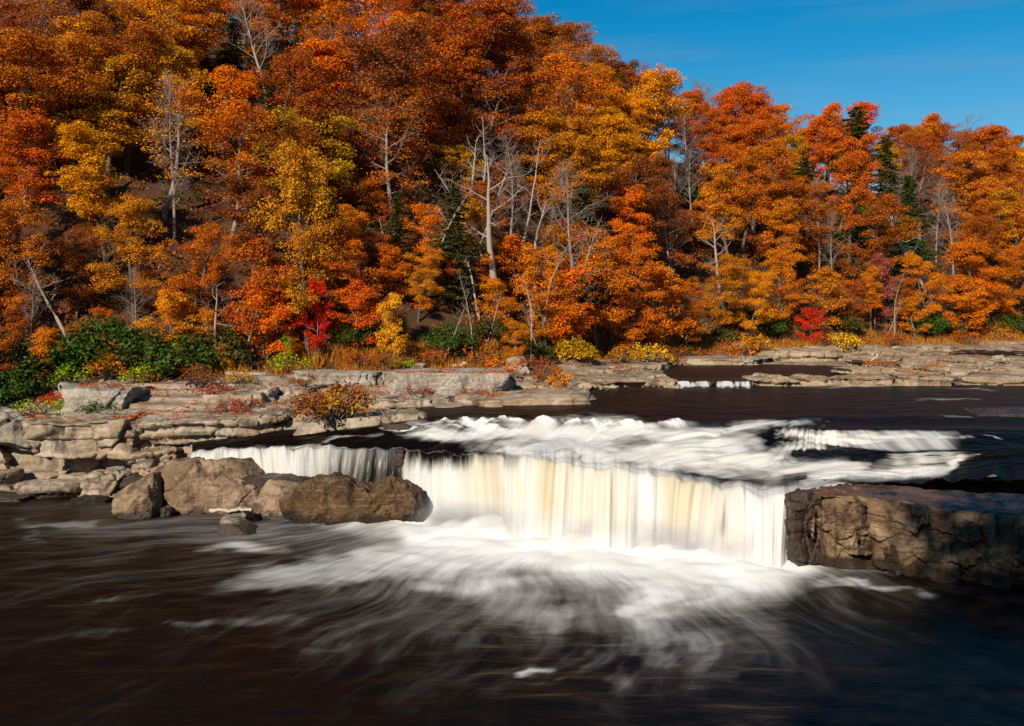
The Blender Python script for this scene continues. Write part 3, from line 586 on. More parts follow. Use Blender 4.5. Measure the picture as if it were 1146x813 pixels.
# boulders in the pool
def outline_rock(pts, D, depth, mat, label, seed, name='boulder', cat='boulder', bury=.9, cuts=9, cutlo=.55, cuthi=.9, lump=.10, fine=.035, nth=220, nph=110, lean=.5, p=.55, cell=0.0):
    """solid boulder: a silhouette (bearing, row) at its own distance, given real depth and broken into facets"""
    rg = np.random.RandomState(seed); Dm = D+depth*.42; q = np.array([(WX(a, Dm), WZ(b, Dm)) for a, b in pts]); base = q[:, 1] < .25
    q[base, 1] -= bury; c = q.mean(0); th = np.arctan2(q[:, 1]-c[1], q[:, 0]-c[0]); o = np.argsort(th)
    T = np.linspace(-np.pi, np.pi, nth, endpoint=False); th, q = th[o], q[o]
    qx = np.interp(T, np.r_[th[-1]-2*np.pi, th, th[0]+2*np.pi], np.r_[q[-1, 0], q[:, 0], q[0, 0]]); qz = np.interp(T, np.r_[th[-1]-2*np.pi, th, th[0]+2*np.pi], np.r_[q[-1, 1], q[:, 1], q[0, 1]])
    ph = np.linspace(0, np.pi, nph); S = np.clip(np.sin(ph), 0, 1)**p; Y = -np.sign(np.cos(ph))*np.abs(np.cos(ph))**.75*depth/2
    X = (qx-c[0])[None]*S[:, None]; Z = (qz-c[1])[None]*S[:, None]; hgt = Z.max()-Z.min()
    Yg = np.tile(Y[:, None], (1, nth))+lean*(Z-Z.min())/hgt
    P = np.stack([X, Yg, Z], -1).reshape(-1, 3); ext0 = np.array([np.ptp(X), depth, hgt])/2
    for k in range(cuts):
        d = rg.normal(size=3); d[1] = -abs(d[1])*1.4; d[0] *= .8; d[2] = d[2]*.6+.15; d /= np.linalg.norm(d)
        m = (P@d).max()*rg.uniform(cutlo, cuthi); P = P-np.clip(P@d-m, 0, None)[:, None]*d*.95
    P[:, 0] = np.interp(P[:, 0], [P[:, 0].min(), P[:, 0].max()], [X.min(), X.max()]); P[:, 2] = np.interp(P[:, 2], [P[:, 2].min(), P[:, 2].max()], [Z.min(), Z.max()])
    nn = P/ext0; nn = nn/ext0; nn /= np.linalg.norm(nn, axis=1)[:, None]+1e-9
    P = P+nn*(fbm(P*.9+seed*2.2, 5, .55)*lump*hgt*.5+fbm(P*4+seed, 4, .6)*fine)[:, None]
    if cell:
        K = rg.uniform(-1.1, 1.1, (26, 3))*ext0; q2 = P+.15*np.stack([perlin(P*1.5), perlin(P*1.5+9), perlin(P*1.5+19)], 1); d2 = ((q2[:, None]-K[None])**2).sum(2); oo = np.argsort(d2, 1)[:, :2]; r = np.sqrt(np.take_along_axis(d2, oo, 1)); am = rg.uniform(-1, 1, 26)
        P = P+nn*(am[oo[:, 0]]*cell-np.exp(-((r[:, 1]-r[:, 0])/.05)**2)*cell*.9)[:, None]
    i = np.arange(nth*nph).reshape(nph, nth); jn = np.roll(i, -1, 1); Fc = np.stack([i[:-1], jn[:-1], jn[1:], i[1:]], -1).reshape(-1, 4)
    o = link(name, mk_mesh(name, P, Fc, mats=[M[mat]]), loc=(c[0], D+depth*.42, c[1])); ROCKN.append(o)
    return tag(o, label, cat, None, 'thing')
outline_rock([(116, 563), (126, 575), (136, 584), (156, 584), (179, 578), (181, 562), (175, 540), (170, 532), (160, 534), (140, 546)], 45.6, 2.4, 'tan', 'leaning triangular tan boulder at the left of the boulder group', 41, cuts=4, cutlo=.5, cuthi=.85, p=.4, fine=.05)
outline_rock([(164, 540), (170, 529), (188, 520), (215, 517), (252, 516), (285, 518), (299, 522), (305, 535), (309, 560), (308, 579), (260, 583), (210, 582), (184, 579), (170, 562)], 46.2, 3.2, 'tan', 'largest broad tan boulder with streaked front face', 42, cuts=8, cutlo=.6, cuthi=.9, cell=.07, nth=320, nph=150, p=.4)
outline_rock([(272, 580), (284, 562), (300, 544), (314, 540), (328, 548), (350, 562), (362, 575), (362, 592), (310, 591), (282, 586)], 45.2, 2.4, 'tan', 'sloping tan boulder between the broad tan and the dark brown boulders', 43, cuts=8, cutlo=.5, cuthi=.85)
rock(262, 345, 533, 570, 47.3, 1.5, 'wet', 'dark wet rock in the gap behind the boulders', 44, cuts=10, res=.08, strata=0)
outline_rock([(310, 588), (322, 566), (338, 548), (356, 536), (378, 533), (398, 545), (418, 545), (436, 535), (452, 541), (463, 556), (471, 574), (482, 588), (472, 593), (400, 593), (340, 593)], 43.8, 2.6, 'brown', 'large dark brown mossy boulder at the foot of the falls', 45, cuts=8, cutlo=.6, cuthi=.9, lump=.16, fine=.07, nth=320, nph=150, cell=.05)
outline_rock([(241, 592), (246, 581), (258, 581), (275, 589), (298, 597), (324, 604), (300, 607), (255, 607), (244, 601)], 42.2, 1.6, 'pale', 'small pointed rock with pale top, alone in front of the boulders', 46, name='rock', cat='rock', bury=.4, cuts=2, nth=140, nph=70, p=.3, lump=.06)
rock(254, 281, 569, 582, 44.6, .9, 'pale', 'little pale stone under the weathered plank', 47, 'flat_stone', 'stone', cuts=8, res=.04, strata=0, bury=.3)
rock(180, 191, 568, 580, 46.0, .6, 'pale', 'small tan stone wedged between triangular and broad boulders', 48, 'flat_stone', 'stone', cuts=8, res=.04, strata=0, bury=.3)
rock(441, 452, 503, 526, 47.0, 1.0, 'wet', 'dark wet rock splitting the thin veil from the main falls', 49, cuts=10, res=.06, strata=.05, bury=.6)
rock(412, 520, 474, 484, 49.5, 2, 'wet', 'low wet rock step above the left end of the falls', 50, 'rock_ledge', 'ledge', cuts=6, res=.08, bury=.6)
rock(1072, 1230, 461, 474, 50.0, 3, 'wet', 'low reddish wet rock in the upper river at the right edge', 51, cuts=8, res=.09, bury=.4)
# right-hand block with cracked front
def big_block():
    nx, nf, nt = 560, 170, 110
    u = np.linspace(0, 1, nx); x0, x1 = 888, 1420; px = x0+(x1-x0)*u
    Df = np.interp(px, [888, 900, 950, 1050, 1146, 1420], [38.9, 37.6, 36.9, 35.6, 34.6, 32]); Xc = WX(px, Df)
    zt = np.interp(px, [888, 893, 905, 920, 960, 1000, 1055, 1100, 1420], [1.5, 2.2, 2.52, 2.62, 2.68, 2.6, 2.5, 2.45, 2.45])
    rows = []
    for j in range(nf):     # front face upwards, slightly battered
        t = j/(nf-1); z = -1.2+(zt+1.2)*t; y = Df+0.12*t+0.45*np.clip(t-0.9, 0, 1)**1.5*10*0.3; rows.append(np.stack([Xc+.55*t**1.5*np.exp(-(px-888)/22), y, z], 1))
    for j in range(1, nt):  # top, back to the river
        t = j/(nt-1); y = Df+0.26+t*3.4; rows.append(np.stack([Xc*(1+(y-Df)/Df*0.9), y, zt+0.03+0.12*t**0.8-4.0*np.clip(t-.9, 0, 1)*np.ones(nx)], 1))
    G = np.array(rows); V = G.reshape(-1, 3); nr = len(rows)
    rg = np.random.RandomState(5); front = (np.arange(nr) < nf).astype(float)
    N = np.zeros_like(G); N[:nf, :, 1] = -1; N[nf:, :, 2] = 1
    for k in range(-6, 7):
        f = (k+6)/12; N[nf+k, :, 1] = -(1-f); N[nf+k, :, 2] = f
    N = N.reshape(-1, 3); N /= np.linalg.norm(N, axis=1)[:, None]
    Q = V.copy(); Q[:, 1] *= 0.6; Q += 0.22*np.stack([fbm(Q*1.3, 4), fbm(Q*1.3+20, 4), fbm(Q*1.3+40, 4)], 1)
    K = np.stack([rg.uniform(10, 26, 150), rg.uniform(38, 46, 150)*0.6, rg.uniform(-1.3, 3.2, 150)], 1); K[:92, 1] = rg.uniform(34.5, 36.8, 92)*.6; K[:70, 0] = rg.uniform(10.5, 19, 70)
    off = np.zeros(len(V)); CH = 40000
    tl = rg.normal(size=(150, 3))*0.16; am = rg.uniform(-1, 1, 150)
    for a in range(0, len(V), CH):
        q = Q[a:a+CH]; d2 = ((q[:, None]-K[None])**2).sum(2); o = np.argpartition(d2, 1, axis=1)[:, :2]; r = np.sqrt(np.take_along_axis(d2, o, 1))
        sw = r[:, 0] > r[:, 1]; i0 = np.where(sw, o[:, 1], o[:, 0]); e = np.abs(r[:, 1]-r[:, 0])
        off[a:a+CH] = am[i0]*0.19+((q-K[i0])*tl[i0]).sum(1)*2.2-np.exp(-(e/0.03)**2)*0.14*(am[i0] > 0)
    isf = (V[:, 2] < 0)*0+np.repeat(front, nx); off = off*np.where(isf > 0, 1.0, 0.25)
    topm = np.repeat(1-front, nx); V[:, 2] += topm*(fbm(V*np.array([.9, 2.2, 0]), 4)*.09); N[:, 2] *= 0.25; V = V+N*(off+fbm(V*0.7, 4)*0.09+fbm(V*4, 4)*0.035)[:, None]
    t = NT('block_top'); P = t.geo(); c, h, cr = rock_color(t, P, (0.06, 0.034, 0.02, 1), (0.15, 0.08, 0.045, 1), (0.17, 0.07, 0.03, 1), (0.012, 0.009, 0.008, 1), 0.05, 1.3)
    mtop = t.finish(t.bsdf(c, t.mr(t.noise(t.map(P, (0.5, 2, 2)), 1.2, 4), .4, .65, .12, .6), 0.5, t.bump(h, .6, .1)))
    mi = np.zeros((nr-1, nx-1), int); mi[nf+4:, :] = 1
    # left end wall closing the block towards the falls
    o = link('rock_block', mk_mesh('rock_block', V, grid_faces(nr, nx), mats=[M['block'], mtop], midx=mi.ravel()))
    tag(o, 'massive cracked dark rock block at right beside the falls', 'rock')
    L0 = V.reshape(nr, nx, 3)[:, 0]      # end cap
    cap = np.stack([L0, np.stack([L0[:, 0]+.3, np.maximum(L0[:, 1], 41), np.full(nr, -1.5)], 1)], 1)
    c2 = link('end_face', mk_mesh('end_face', cap.reshape(-1, 3), grid_faces(nr, 2), mats=[M['block']]), parent=o)
big_block()
rock(884, 922, 556, 640, 37.1, 2.0, 'wet', 'dark wet knobbly rock at the left foot of the big block', 52, cuts=12, res=.05, strata=.08, plates=.1, bury=.5)

# weathered plank and driftwood
def tube_geo(pts, rad, sides=6):
    pts = np.asarray(pts, float); n = len(pts); d = np.gradient(pts, axis=0); d /= np.linalg.norm(d, axis=1)[:, None]+1e-9
    up = np.where(np.abs(d[:, 2:3]) > 0.9, np.array([[1., 0, 0]]), np.array([[0, 0, 1.]])); a = np.cross(d, up); a /= np.linalg.norm(a, axis=1)[:, None]+1e-9; b = np.cross(d, a)
    th = np.arange(sides)/sides*2*np.pi; rr = np.asarray(rad)[:, None, None]
    V = pts[:, None]+rr*(a[:, None]*np.cos(th)[None, :, None]+b[:, None]*np.sin(th)[None, :, None])
    i = np.arange(n*sides).reshape(n, sides); j = np.roll(i, -1, 1)
    return V.reshape(-1, 3), np.stack([i[:-1], j[:-1], j[1:], i[1:]], -1).reshape(-1, 4)
def merge(parts):
    V, Fs, o = [], [], 0
    for v, f in parts: V.append(v); Fs.append(f+o); o += len(v)
    return np.concatenate(V), np.concatenate(Fs)
def log(name, label, cat, pts, rads, mat='drift', twigs=0, seed=0):
    rg = np.random.RandomState(seed); P = [Vector(p) for p in pts]; n = 14
    L = np.array([[np.interp(t, np.linspace(0, 1, len(pts)), [p[k] for p in pts]) for k in range(3)] for t in np.linspace(0, 1, n)])
    L += rg.normal(size=L.shape)*np.mean(rads)*0.35; parts = [tube_geo(L, np.interp(np.linspace(0, 1, n), np.linspace(0, 1, len(rads)), rads)*(1+.15*rg.normal(size=n)), 8)]
    for k in range(twigs):
        b = L[rg.randint(3, n)]; d = rg.normal(size=3); d[2] = abs(d[2]); d /= np.linalg.norm(d); ln = rg.uniform(.5, 1.6)
        q = np.array([b+d*ln*s+rg.normal(size=3)*0.05*s for s in np.linspace(0, 1, 6)]); parts.append(tube_geo(q, np.linspace(rads[-1]*.8, .008, 6), 5))
    V, Fc = merge(parts); return tag(link(name, mk_mesh(name, V, Fc, mats=[M[mat]])), label, cat)
log('driftwood_log', 'straight bleached driftwood pole lying against the broad tan boulder', 'driftwood', [(WX(231, 44.3), 44.5, .62), (WX(282, 44.3), 44.4, .70)], [.09, .07])
log('driftwood_log', 'pale driftwood log lying at the tree line right above the thick slab', 'driftwood', [(WX(505, 67), 67, WZ(412, 67)), (WX(521, 67), 67, WZ(407, 67))], [.14, .12], seed=2)
log('driftwood_branch', 'bleached branching driftwood sticking up by the side pool', 'driftwood', [(WX(966, 80), 80, WZ(413, 80)), (WX(984, 81), 81, WZ(396, 81))], [.1, .05], twigs=7, seed=3)
log('driftwood_branch', 'small heap like driftwood branch at the left end of the side pool', 'driftwood', [(WX(828, 77), 77, WZ(408, 77)), (WX(842, 77.5), 77.5, WZ(404, 77.5))], [.09, .05], twigs=6, seed=4)

# rocks of the far shore on the right: flat bedded slabs in rows
SHORE = [ # px0,px1,ytop,ybot,D,depth, words
 (652, 690, 427, 436, 65, 2, 'low tan rock at the left end of the first small cascade'), (722, 760, 424, 437, 65.5, 2.2, 'tan rock splitting the two small cascades'),
 (742, 766, 432, 438, 64.8, 1.2, 'small rock at the foot of the right small cascade'), (842, 892, 422, 434, 66.8, 2.6, 'tan slab just right of the right small cascade'),
 (886, 948, 423, 433, 66.9, 2.4, 'second tan slab right of the right small cascade'), (944, 1010, 422, 433, 66.9, 2.6, 'cracked slab at the river edge below the driftwood'),
 (1004, 1062, 421, 433, 67, 2.6, 'slab at the river edge left of the dark notch'), (1078, 1150, 422, 434, 67.4, 2.8, 'slab at the river edge right of the dark notch'),
 (1140, 1215, 420, 433, 67.8, 2.8, 'river edge slab cut by the right frame'), (745, 870, 401, 409, 84, 5, 'long pale flat rock left of the still side pool'),
 (800, 848, 385, 398, 96, 4, 'upright pale rock at the tree line behind the side pool'), (850, 935, 392, 408, 88, 6, 'broad stepped pale rock behind the side pool'),
 (905, 960, 388, 398, 98, 4, 'pale slab at the tree line behind the side pool'), (955, 1012, 403, 413, 80, 4, 'flat rock by the bleached branch'),
 (1010, 1075, 402, 411, 83, 4, 'broken slab midway across the right shore'), (1060, 1130, 404, 414, 79, 4, 'long broken slab in front of the far channel'),
 (1005, 1070, 388, 397, 100, 5, 'pale slab left of the far channel'), (1080, 1146, 382, 391, 110, 5, 'pale slab behind the far channel'),
 (700, 745, 408, 416, 76, 4, 'flat sunlit rock between yellow and orange shrubs'), (610, 668, 428, 440, 63.5, 3, 'flat tan rock beside the first small cascade'),
 (560, 620, 430, 442, 63.5, 3, 'leaf strewn rock right of the thick slab'), (940, 1000, 412, 421, 72, 3, 'low slab between side pool and river'),
 (1030, 1100, 412, 421, 73, 3.5, 'flat slab above the dark notch'), (1110, 1170, 412, 421, 73, 3.5, 'flat slab above the dark notch near the right frame'), (975, 1030, 394, 402, 92, 4, 'thin pale slab beyond the bleached branch'),
 (636, 700, 412, 421, 74, 3, 'pale flat rock under the dark hollow'), (1060, 1085, 424, 432, 68.3, 1.5, 'dark wet rock inside the notch')]
for k, (a, b, yt, yb, D, dp, lab) in enumerate(SHORE):
    rock(a, b, yt, yb, D, dp, 'shore' if 'dark wet' not in lab else 'wet', lab, 200+k, 'shore_slab' if (b-a) > 40 else 'rock', 'rock', cuts=9, cutlo=.7, strata=.16, thick=.2, res=.1, plates=.1, round_=.15, bury=.35, group='rocks along the far shore', tilt=(0, random.Random(k).uniform(-2, 2)))
# countable loose blocks along the shore edges
rgl = np.random.RandomState(77)
protos = []
for k in range(6):
    P, Fc = rock_geo(300+k, (1.0, .8, .45), cuts=10, res=.09, strata=.03, lump=.1); protos.append(mk_mesh('stone', P, Fc, mats=[M['shore' if k % 3 else 'ledge']]))
def in_band():
    """loose stones: bearing, distance"""
    out = []
    for k in range(60): px = rgl.uniform(850, 1150); out.append((px, rgl.uniform(67.5, 95)))
    for k in range(16): out.append((rgl.uniform(590, 740), rgl.uniform(62, 76)))
    for k in range(26): out.append((rgl.uniform(180, 560), rgl.uniform(52, 62)))
    for k in range(16): out.append((rgl.uniform(0, 110), rgl.uniform(51, 54.5)))
    return out
STONES = []
for (px, D) in in_band():
    z0 = float(smooth_bank_z(px, D)[0]); zz = ground_at(px, D)
    if px > 700 and zz < 4.78: continue
    o = link('loose_stone', protos[rgl.randint(6)], loc=(WX(px, D), D, zz+.05)); s = rgl.uniform(.35, 1.1)*(1.3 if px > 850 else .8)
    o.scale = (s*rgl.uniform(.8, 1.5), s, s*rgl.uniform(.5, 1.0)); o.rotation_euler = (0, 0, rgl.uniform(0, 6.28)); STONES.append((px, D, s, o))
ZONES = [(-200, 60, 'among the rubble at the far left'), (60, 180, 'below the ferns'), (180, 330, 'on the ledges above the left cascade'), (330, 440, 'on the ledges around the brown bush'), (440, 570, 'below the thick grey slab'),
         (570, 660, 'on the bank right of the thick slab'), (660, 760, 'beside the small cascades'), (760, 960, 'on the rocks round the side pool'), (960, 1060, 'on the broken shore below the bleached branch'), (1060, 1400, 'on the broken shore near the right frame')]
for px, D, s, o in STONES:
    zn = [z for a, b, z in ZONES if a <= px < b][0]; tag(o, 'small loose flat stone lying '+zn, 'stone', 'loose stones '+zn)
# ================================================================== VEGETATION
def leaves_geo(C, Nrm, size, rg, fold=0.25, aspect=0.62):
    """one folded rhombus per leaf spray"""
    n = len(C); a = rg.normal(size=(n, 3)); Nn = Nrm/(np.linalg.norm(Nrm, axis=1)[:, None]+1e-9)
    t1 = a-(a*Nn).sum(1)[:, None]*Nn; t1 /= np.linalg.norm(t1, axis=1)[:, None]+1e-9; t2 = np.cross(Nn, t1)
    s = (size*rg.uniform(0.65, 1.35, n))[:, None]
    V = np.stack([C-t1*s*0.5, C+t2*s*0.5*aspect+Nn*s*fold*.4, C+t1*s*0.55, C-t2*s*0.5*aspect+Nn*s*fold*.4], 1).reshape(-1, 3)
    return V, np.arange(4*n).reshape(n, 4)
def clump_leaves(centers, radii, dens, size, rg, flat=0.5, upb=0.55, droop=0.25):
    cs, ns, cv = [], [], []
    for c, r in zip(centers, radii):
        n = max(6, int(dens*r*r)); d = rg.normal(size=(n, 3)); d[:, 2] = d[:, 2]*0.8+0.35; d /= np.linalg.norm(d, axis=1)[:, None]
        rr = r*(rg.uniform(0.35, 1.0, n)**0.45)*(1+.18*rg.normal(size=n)); p = d*rr[:, None]; p[:, 2] *= flat; p[:, 2] -= droop*(p[:, 0]**2+p[:, 1]**2)/max(r, .1)
        cs.append(c+p); nn = d*0.9+np.array([0, 0, upb])+rg.normal(size=(n, 3))*0.55; ns.append(nn)
        cv.append(np.stack([np.clip(rg.uniform(.2, .8)+rg.normal(size=n)*.2, 0, 1), np.clip(rg.uniform(.3, .7)+rg.normal(size=n)*.24, 0, 1), rg.uniform(size=n)], 1))
    C = np.concatenate(cs); N = np.concatenate(ns); v = np.concatenate(cv)
    V, Fc = leaves_geo(C, N, size, rg); return V, Fc, np.repeat(v, 4, axis=0)
def bez(p, d, L, n, up, wob, rg):
    pts = [np.array(p, float)]; d = np.array(d, float)
    for k in range(n):
        d = d+np.array([0, 0, up])/n+rg.normal(size=3)*wob; d /= np.linalg.norm(d); pts.append(pts[-1]+d*L/n)
    return np.array(pts), d
def grow(rg, H, Rc, tr, first=0.3, nl=16, elev=(15, 55), prof='broad', lean=0.06, subs=5, twigs=3, fork=False, up=0.5, wob=0.14, lowthin=0.0):
    """trunk and limbs; returns tubes [(pts,radii,sides)], clump centres"""
    tubes, tips = [], []
    la = rg.uniform(0, 6.28); d0 = np.array([math.cos(la)*lean, math.sin(la)*lean, 1.0]); T, _ = bez((0, 0, -0.6), d0/np.linalg.norm(d0), H*0.96+0.6, 12, 0.05, 0.045, rg)
    tubes.append((T, tr*(1-np.linspace(0, 1, 13)**1.3*0.88), 8))
    for k in range(nl):
        h = first+(0.97-first)*((k+rg.uniform(0, .8))/nl); a = k*2.4+rg.uniform(-.5, .5)
        i = h*12; p = T[int(i)]*(1-(i-int(i)))+T[min(int(i)+1, 12)]*(i-int(i)); hh = (h-first)/(1-first)
        if prof == 'broad': w = math.sin(math.pi*min(1, 0.22+0.70*hh))**0.7
        elif prof == 'tall': w = math.sin(math.pi*min(1, 0.15+0.8*hh))**0.5*0.9
        else: w = 1-0.7*hh
        L = Rc*w*rg.uniform(.75, 1.15); e = R(elev[0]+(elev[1]-elev[0])*hh+rg.uniform(-8, 8)); d = np.array([math.cos(a)*math.cos(e), math.sin(a)*math.cos(e), math.sin(e)])
        B, de = bez(p, d, L, 7, up*0.5, wob, rg); r0 = tr*(0.42-0.22*h)*min(1, L/Rc+.3)
        tubes.append((B, r0*(1-np.linspace(0, 1, 8)*0.85), 5)); tips.append((B[-1], L))
        for s in range(subs):
            f = 0.3+0.68*(s+rg.uniform(0, .8))/subs; q = B[min(7, int(f*7))]; da = de*0.6+rg.normal(size=3)*np.array([.75, .75, .4]); da[2] += .12; da /= np.linalg.norm(da); l2 = L*0.42*rg.uniform(.6, 1.2)*(1.15-f*.5)
            B2, d2 = bez(q, da, l2, 4, up*0.3, wob*1.2, rg); tubes.append((B2, r0*0.38*(1-np.linspace(0, 1, 5)*0.8), 4)); tips.append((B2[-1], l2)); tips.append((B2[2], l2))
            for w_ in range(twigs):
                db = d2*.6+rg.normal(size=3)*.6; db /= np.linalg.norm(db); B3, _ = bez(B2[rg.randint(2, 5)], db, l2*.5*rg.uniform(.5, 1.2)+.2, 3, up*.2, wob*1.3, rg); tubes.append((B3, np.linspace(r0*.16, .006, 4), 3)); tips.append((B3[-1], l2*.6))
    return tubes, tips
def wood_mesh(name, tubes, mat):
    V, Fc = merge([tube_geo(*t) for t in tubes]); return mk_mesh(name, V, Fc, mats=[M[mat]])
PROTO = {}
def broadleaf(key, seed, H, Rc, tr, dens=120, lsize=0.195, keep=1.0, cr=(.55, 1.05), mat='leaf', bark='bark', **kw):
    rg = np.random.RandomState(seed); tubes, tips = grow(rg, H, Rc, tr, **kw)
    C = np.array([t[0] for t in tips]); sel = rg.uniform(size=len(C)) < keep
    # gaps: drop clumps by low-frequency noise so the outline stays uneven
    sel &= perlin(C*0.42+seed*7.3) > -0.42
    C = C[sel]; Cr = rg.uniform(cr[0], cr[1], len(C))
    V, Fc, v = clump_leaves(C, Cr, dens, lsize, rg)
    PROTO[key] = (wood_mesh('trunk', tubes, bark), mk_mesh('crown', V, Fc, smooth=False, mats=[M[mat]], attrs={'var': v}), H, Rc)
for i in range(6): broadleaf('broad%d' % i, 500+i, 15, 4.9, .26, first=.20, nl=17, subs=5, twigs=1, dens=125, keep=.88, cr=(.6, 1.15))
for i in range(4): broadleaf('tall%d' % i, 520+i, 17, 3.7, .24, first=.34, nl=17, prof='tall', subs=5, twigs=1, dens=130, keep=.85)
for i in range(3): broadleaf('sparse%d' % i, 540+i, 16, 4.2, .22, first=.3, nl=17, subs=5, twigs=4, dens=44, lsize=.18, keep=.45, bark='bark_grey', cr=(.4, .9))
for i in range(4): broadleaf('small%d' % i, 560+i, 7, 2.9, .09, first=.18, nl=13, subs=4, twigs=1, dens=170, lsize=.17, keep=.9, cr=(.4, .8), bark='bark_grey', lean=.15)
for i in range(2): broadleaf('thin%d' % i, 575+i, 6.5, 1.9, .05, first=.3, nl=11, subs=3, twigs=2, dens=90, lsize=.17, keep=.75, cr=(.22, .5), bark='bark_pale', lean=.2)
def bare(key, seed, H, Rc, tr, bark='bark_grey', **kw):
    rg = np.random.RandomState(seed); tubes, tips = grow(rg, H, Rc, tr, **kw); PROTO[key] = (wood_mesh('trunk', tubes, bark), None, H, Rc)
for i in range(3): bare('bare%d' % i, 600+i, 15, 3.6, .17, first=.25, nl=20, elev=(30, 70), subs=7, twigs=8, up=.7)
bare('bare_pale', 605, 11, 4.2, .2, bark='bark_pale', first=.22, nl=18, elev=(25, 70), subs=7, twigs=5, up=.8, wob=.1)
bare('snag0', 611, 11, 3.2, .24, bark='bark_pale', first=.45, nl=7, elev=(20, 60), subs=4, twigs=3, lean=.22, wob=.2)
bare('snag1', 612, 10, 2.6, .16, bark='bark_pale', first=.5, nl=7, elev=(25, 65), subs=4, twigs=4, lean=.5, wob=.2)
bare('pole0', 615, 7.5, 1.2, .06, bark='bark_pale', first=.45, nl=9, elev=(30, 70), subs=3, twigs=2, lean=.18, wob=.2)
bare('pole1', 616, 6, 1.5, .05, bark='bark_pale', first=.3, nl=10, elev=(20, 70), subs=3, twigs=2, lean=.3, wob=.22)
def conifer(key, seed, H, Rc, tr, lsize=.33, dens=1.0):
    rg = np.random.RandomState(seed); tubes = []; T, _ = bez((0, 0, -.6), (0, 0, 1), H+.6, 12, 0, .015, rg); tubes.append((T, tr*(1-np.linspace(0, 1, 13)*.94), 7)); C, N, vv = [], [], []
    nb = int(135*dens)
    for k in range(nb):
        h = .10+.89*(k/nb); a = k*2.4+rg.uniform(-.4, .4); L = Rc*(1-h)**.7*rg.uniform(.45, 1.25)*(1+.35*math.sin(h*17+seed))+.3; p = T[min(12, int(h*12))]*(1-(h*12-int(h*12)))+T[min(12, int(h*12)+1)]*(h*12-int(h*12))
        d = np.array([math.cos(a), math.sin(a), .12]); B, _ = bez(p, d/np.linalg.norm(d), L, 6, -.35, .05, rg); tubes.append((B, np.linspace(tr*.2*(1-h)+.015, .008, 7), 4))
        n = int(85*dens*L/2.2)+14; f = rg.uniform(.12, 1.02, n); idx = np.clip(f*6, 0, 5.999); i0 = idx.astype(int); q = B[i0]*(1-(idx-i0))[:, None]+B[i0+1]*(idx-i0)[:, None]
        side = np.cross(d, (0, 0, 1)); sp = rg.uniform(-1, 1, n)*(L*.34*(1.08-f)+.12); q = q+side*sp[:, None]+np.array([0, 0, -1])*(np.abs(sp)*.35+rg.uniform(0, .14, n))[:, None]
        C.append(q); N.append(np.tile([0, 0, 1.], (n, 1))+rg.normal(size=(n, 3))*.45); vv.append(np.stack([rg.uniform(size=n), np.clip(rg.uniform(.35, .65)+rg.normal(size=n)*.2, 0, 1), rg.uniform(size=n)], 1))
    V, Fc = leaves_geo(np.concatenate(C), np.concatenate(N), lsize, rg, aspect=.5)
    PROTO[key] = (wood_mesh('trunk', tubes, 'bark'), mk_mesh('crown', V, Fc, smooth=False, mats=[M['needle']], attrs={'var': np.repeat(np.concatenate(vv), 4, axis=0)}), H, Rc)
conifer('conifer0', 620, 15, 3.4, .2); conifer('conifer1', 621, 15, 4.0, .22)
def shrub(key, seed, H, Rr, n=26, dens=190, lsize=.15, mat='greenleaf', cr=(.28, .5), upb=.6):
    rg = np.random.RandomState(seed); C, tubes = [], []
    for k in range(n):
        a = rg.uniform(0, 6.28); e = rg.uniform(.12, 1.0)**.7; r = Rr*math.sqrt(rg.uniform(.05, 1)); z = H*(1-(r/Rr)**2*.55)*rg.uniform(.35, 1.0); c = np.array([math.cos(a)*r, math.sin(a)*r, z]); C.append(c)
        m = c*np.array([.4, .4, .5])+rg.normal(size=3)*.05; tubes.append((np.array([[c[0]*.12, c[1]*.12, -.15], m, c]), np.array([.022, .014, .006])*(H/1.2+.3), 4))
    V, Fc, v = clump_leaves(np.array(C), rg.uniform(cr[0], cr[1], n), dens, lsize, rg, flat=.75, upb=upb, droop=.12)
    PROTO[key] = (wood_mesh('stem', tubes, 'bark'), mk_mesh('foliage', V, Fc, smooth=False, mats=[M[mat]], attrs={'var': v}), H, Rr)
for i in range(3): shrub('rhodo%d' % i, 640+i, 2.6, 2.1, n=52, dens=150, lsize=.22, cr=(.4, .75))
for i in range(3): shrub('bush%d' % i, 650+i, 1.3, 1.2, n=30, dens=230, lsize=.13, cr=(.2, .42), mat='leaf')
for i in range(2): shrub('low%d' % i, 660+i, .55, 1.2, n=34, dens=330, lsize=.10, cr=(.15, .3), mat='leaf')

C_ = {'orange': lin(218, 120, 16), 'rust': lin(172, 88, 24), 'gold': lin(220, 144, 18), 'olive': lin(194, 136, 22), 'scarlet': lin(208, 98, 20), 'brown': lin(146, 82, 36), 'red': lin(214, 46, 14),
      'yellow': lin(222, 165, 25), 'dark': lin(80, 80, 32), 'green': lin(66, 86, 28), 'lime': lin(150, 165, 20), 'pink': lin(165, 84, 62), 'crimson': lin(150, 58, 26), 'amber': lin(204, 124, 24), 'deep': lin(198, 106, 20)}
WORD = {'orange': 'bright orange', 'rust': 'rust brown', 'gold': 'golden orange', 'olive': 'olive gold', 'scarlet': 'scarlet orange', 'brown': 'dull russet', 'red': 'vivid red', 'yellow': 'bright yellow', 'dark': 'dark green', 'green': 'deep green', 'lime': 'yellow green', 'pink': 'pinkish red', 'crimson': 'crimson', 'amber': 'amber', 'deep': 'deep orange'}
PLANTS = []      # (root, colour key, kind, px, D, height) -> labels at the end
vr = random.Random(3)
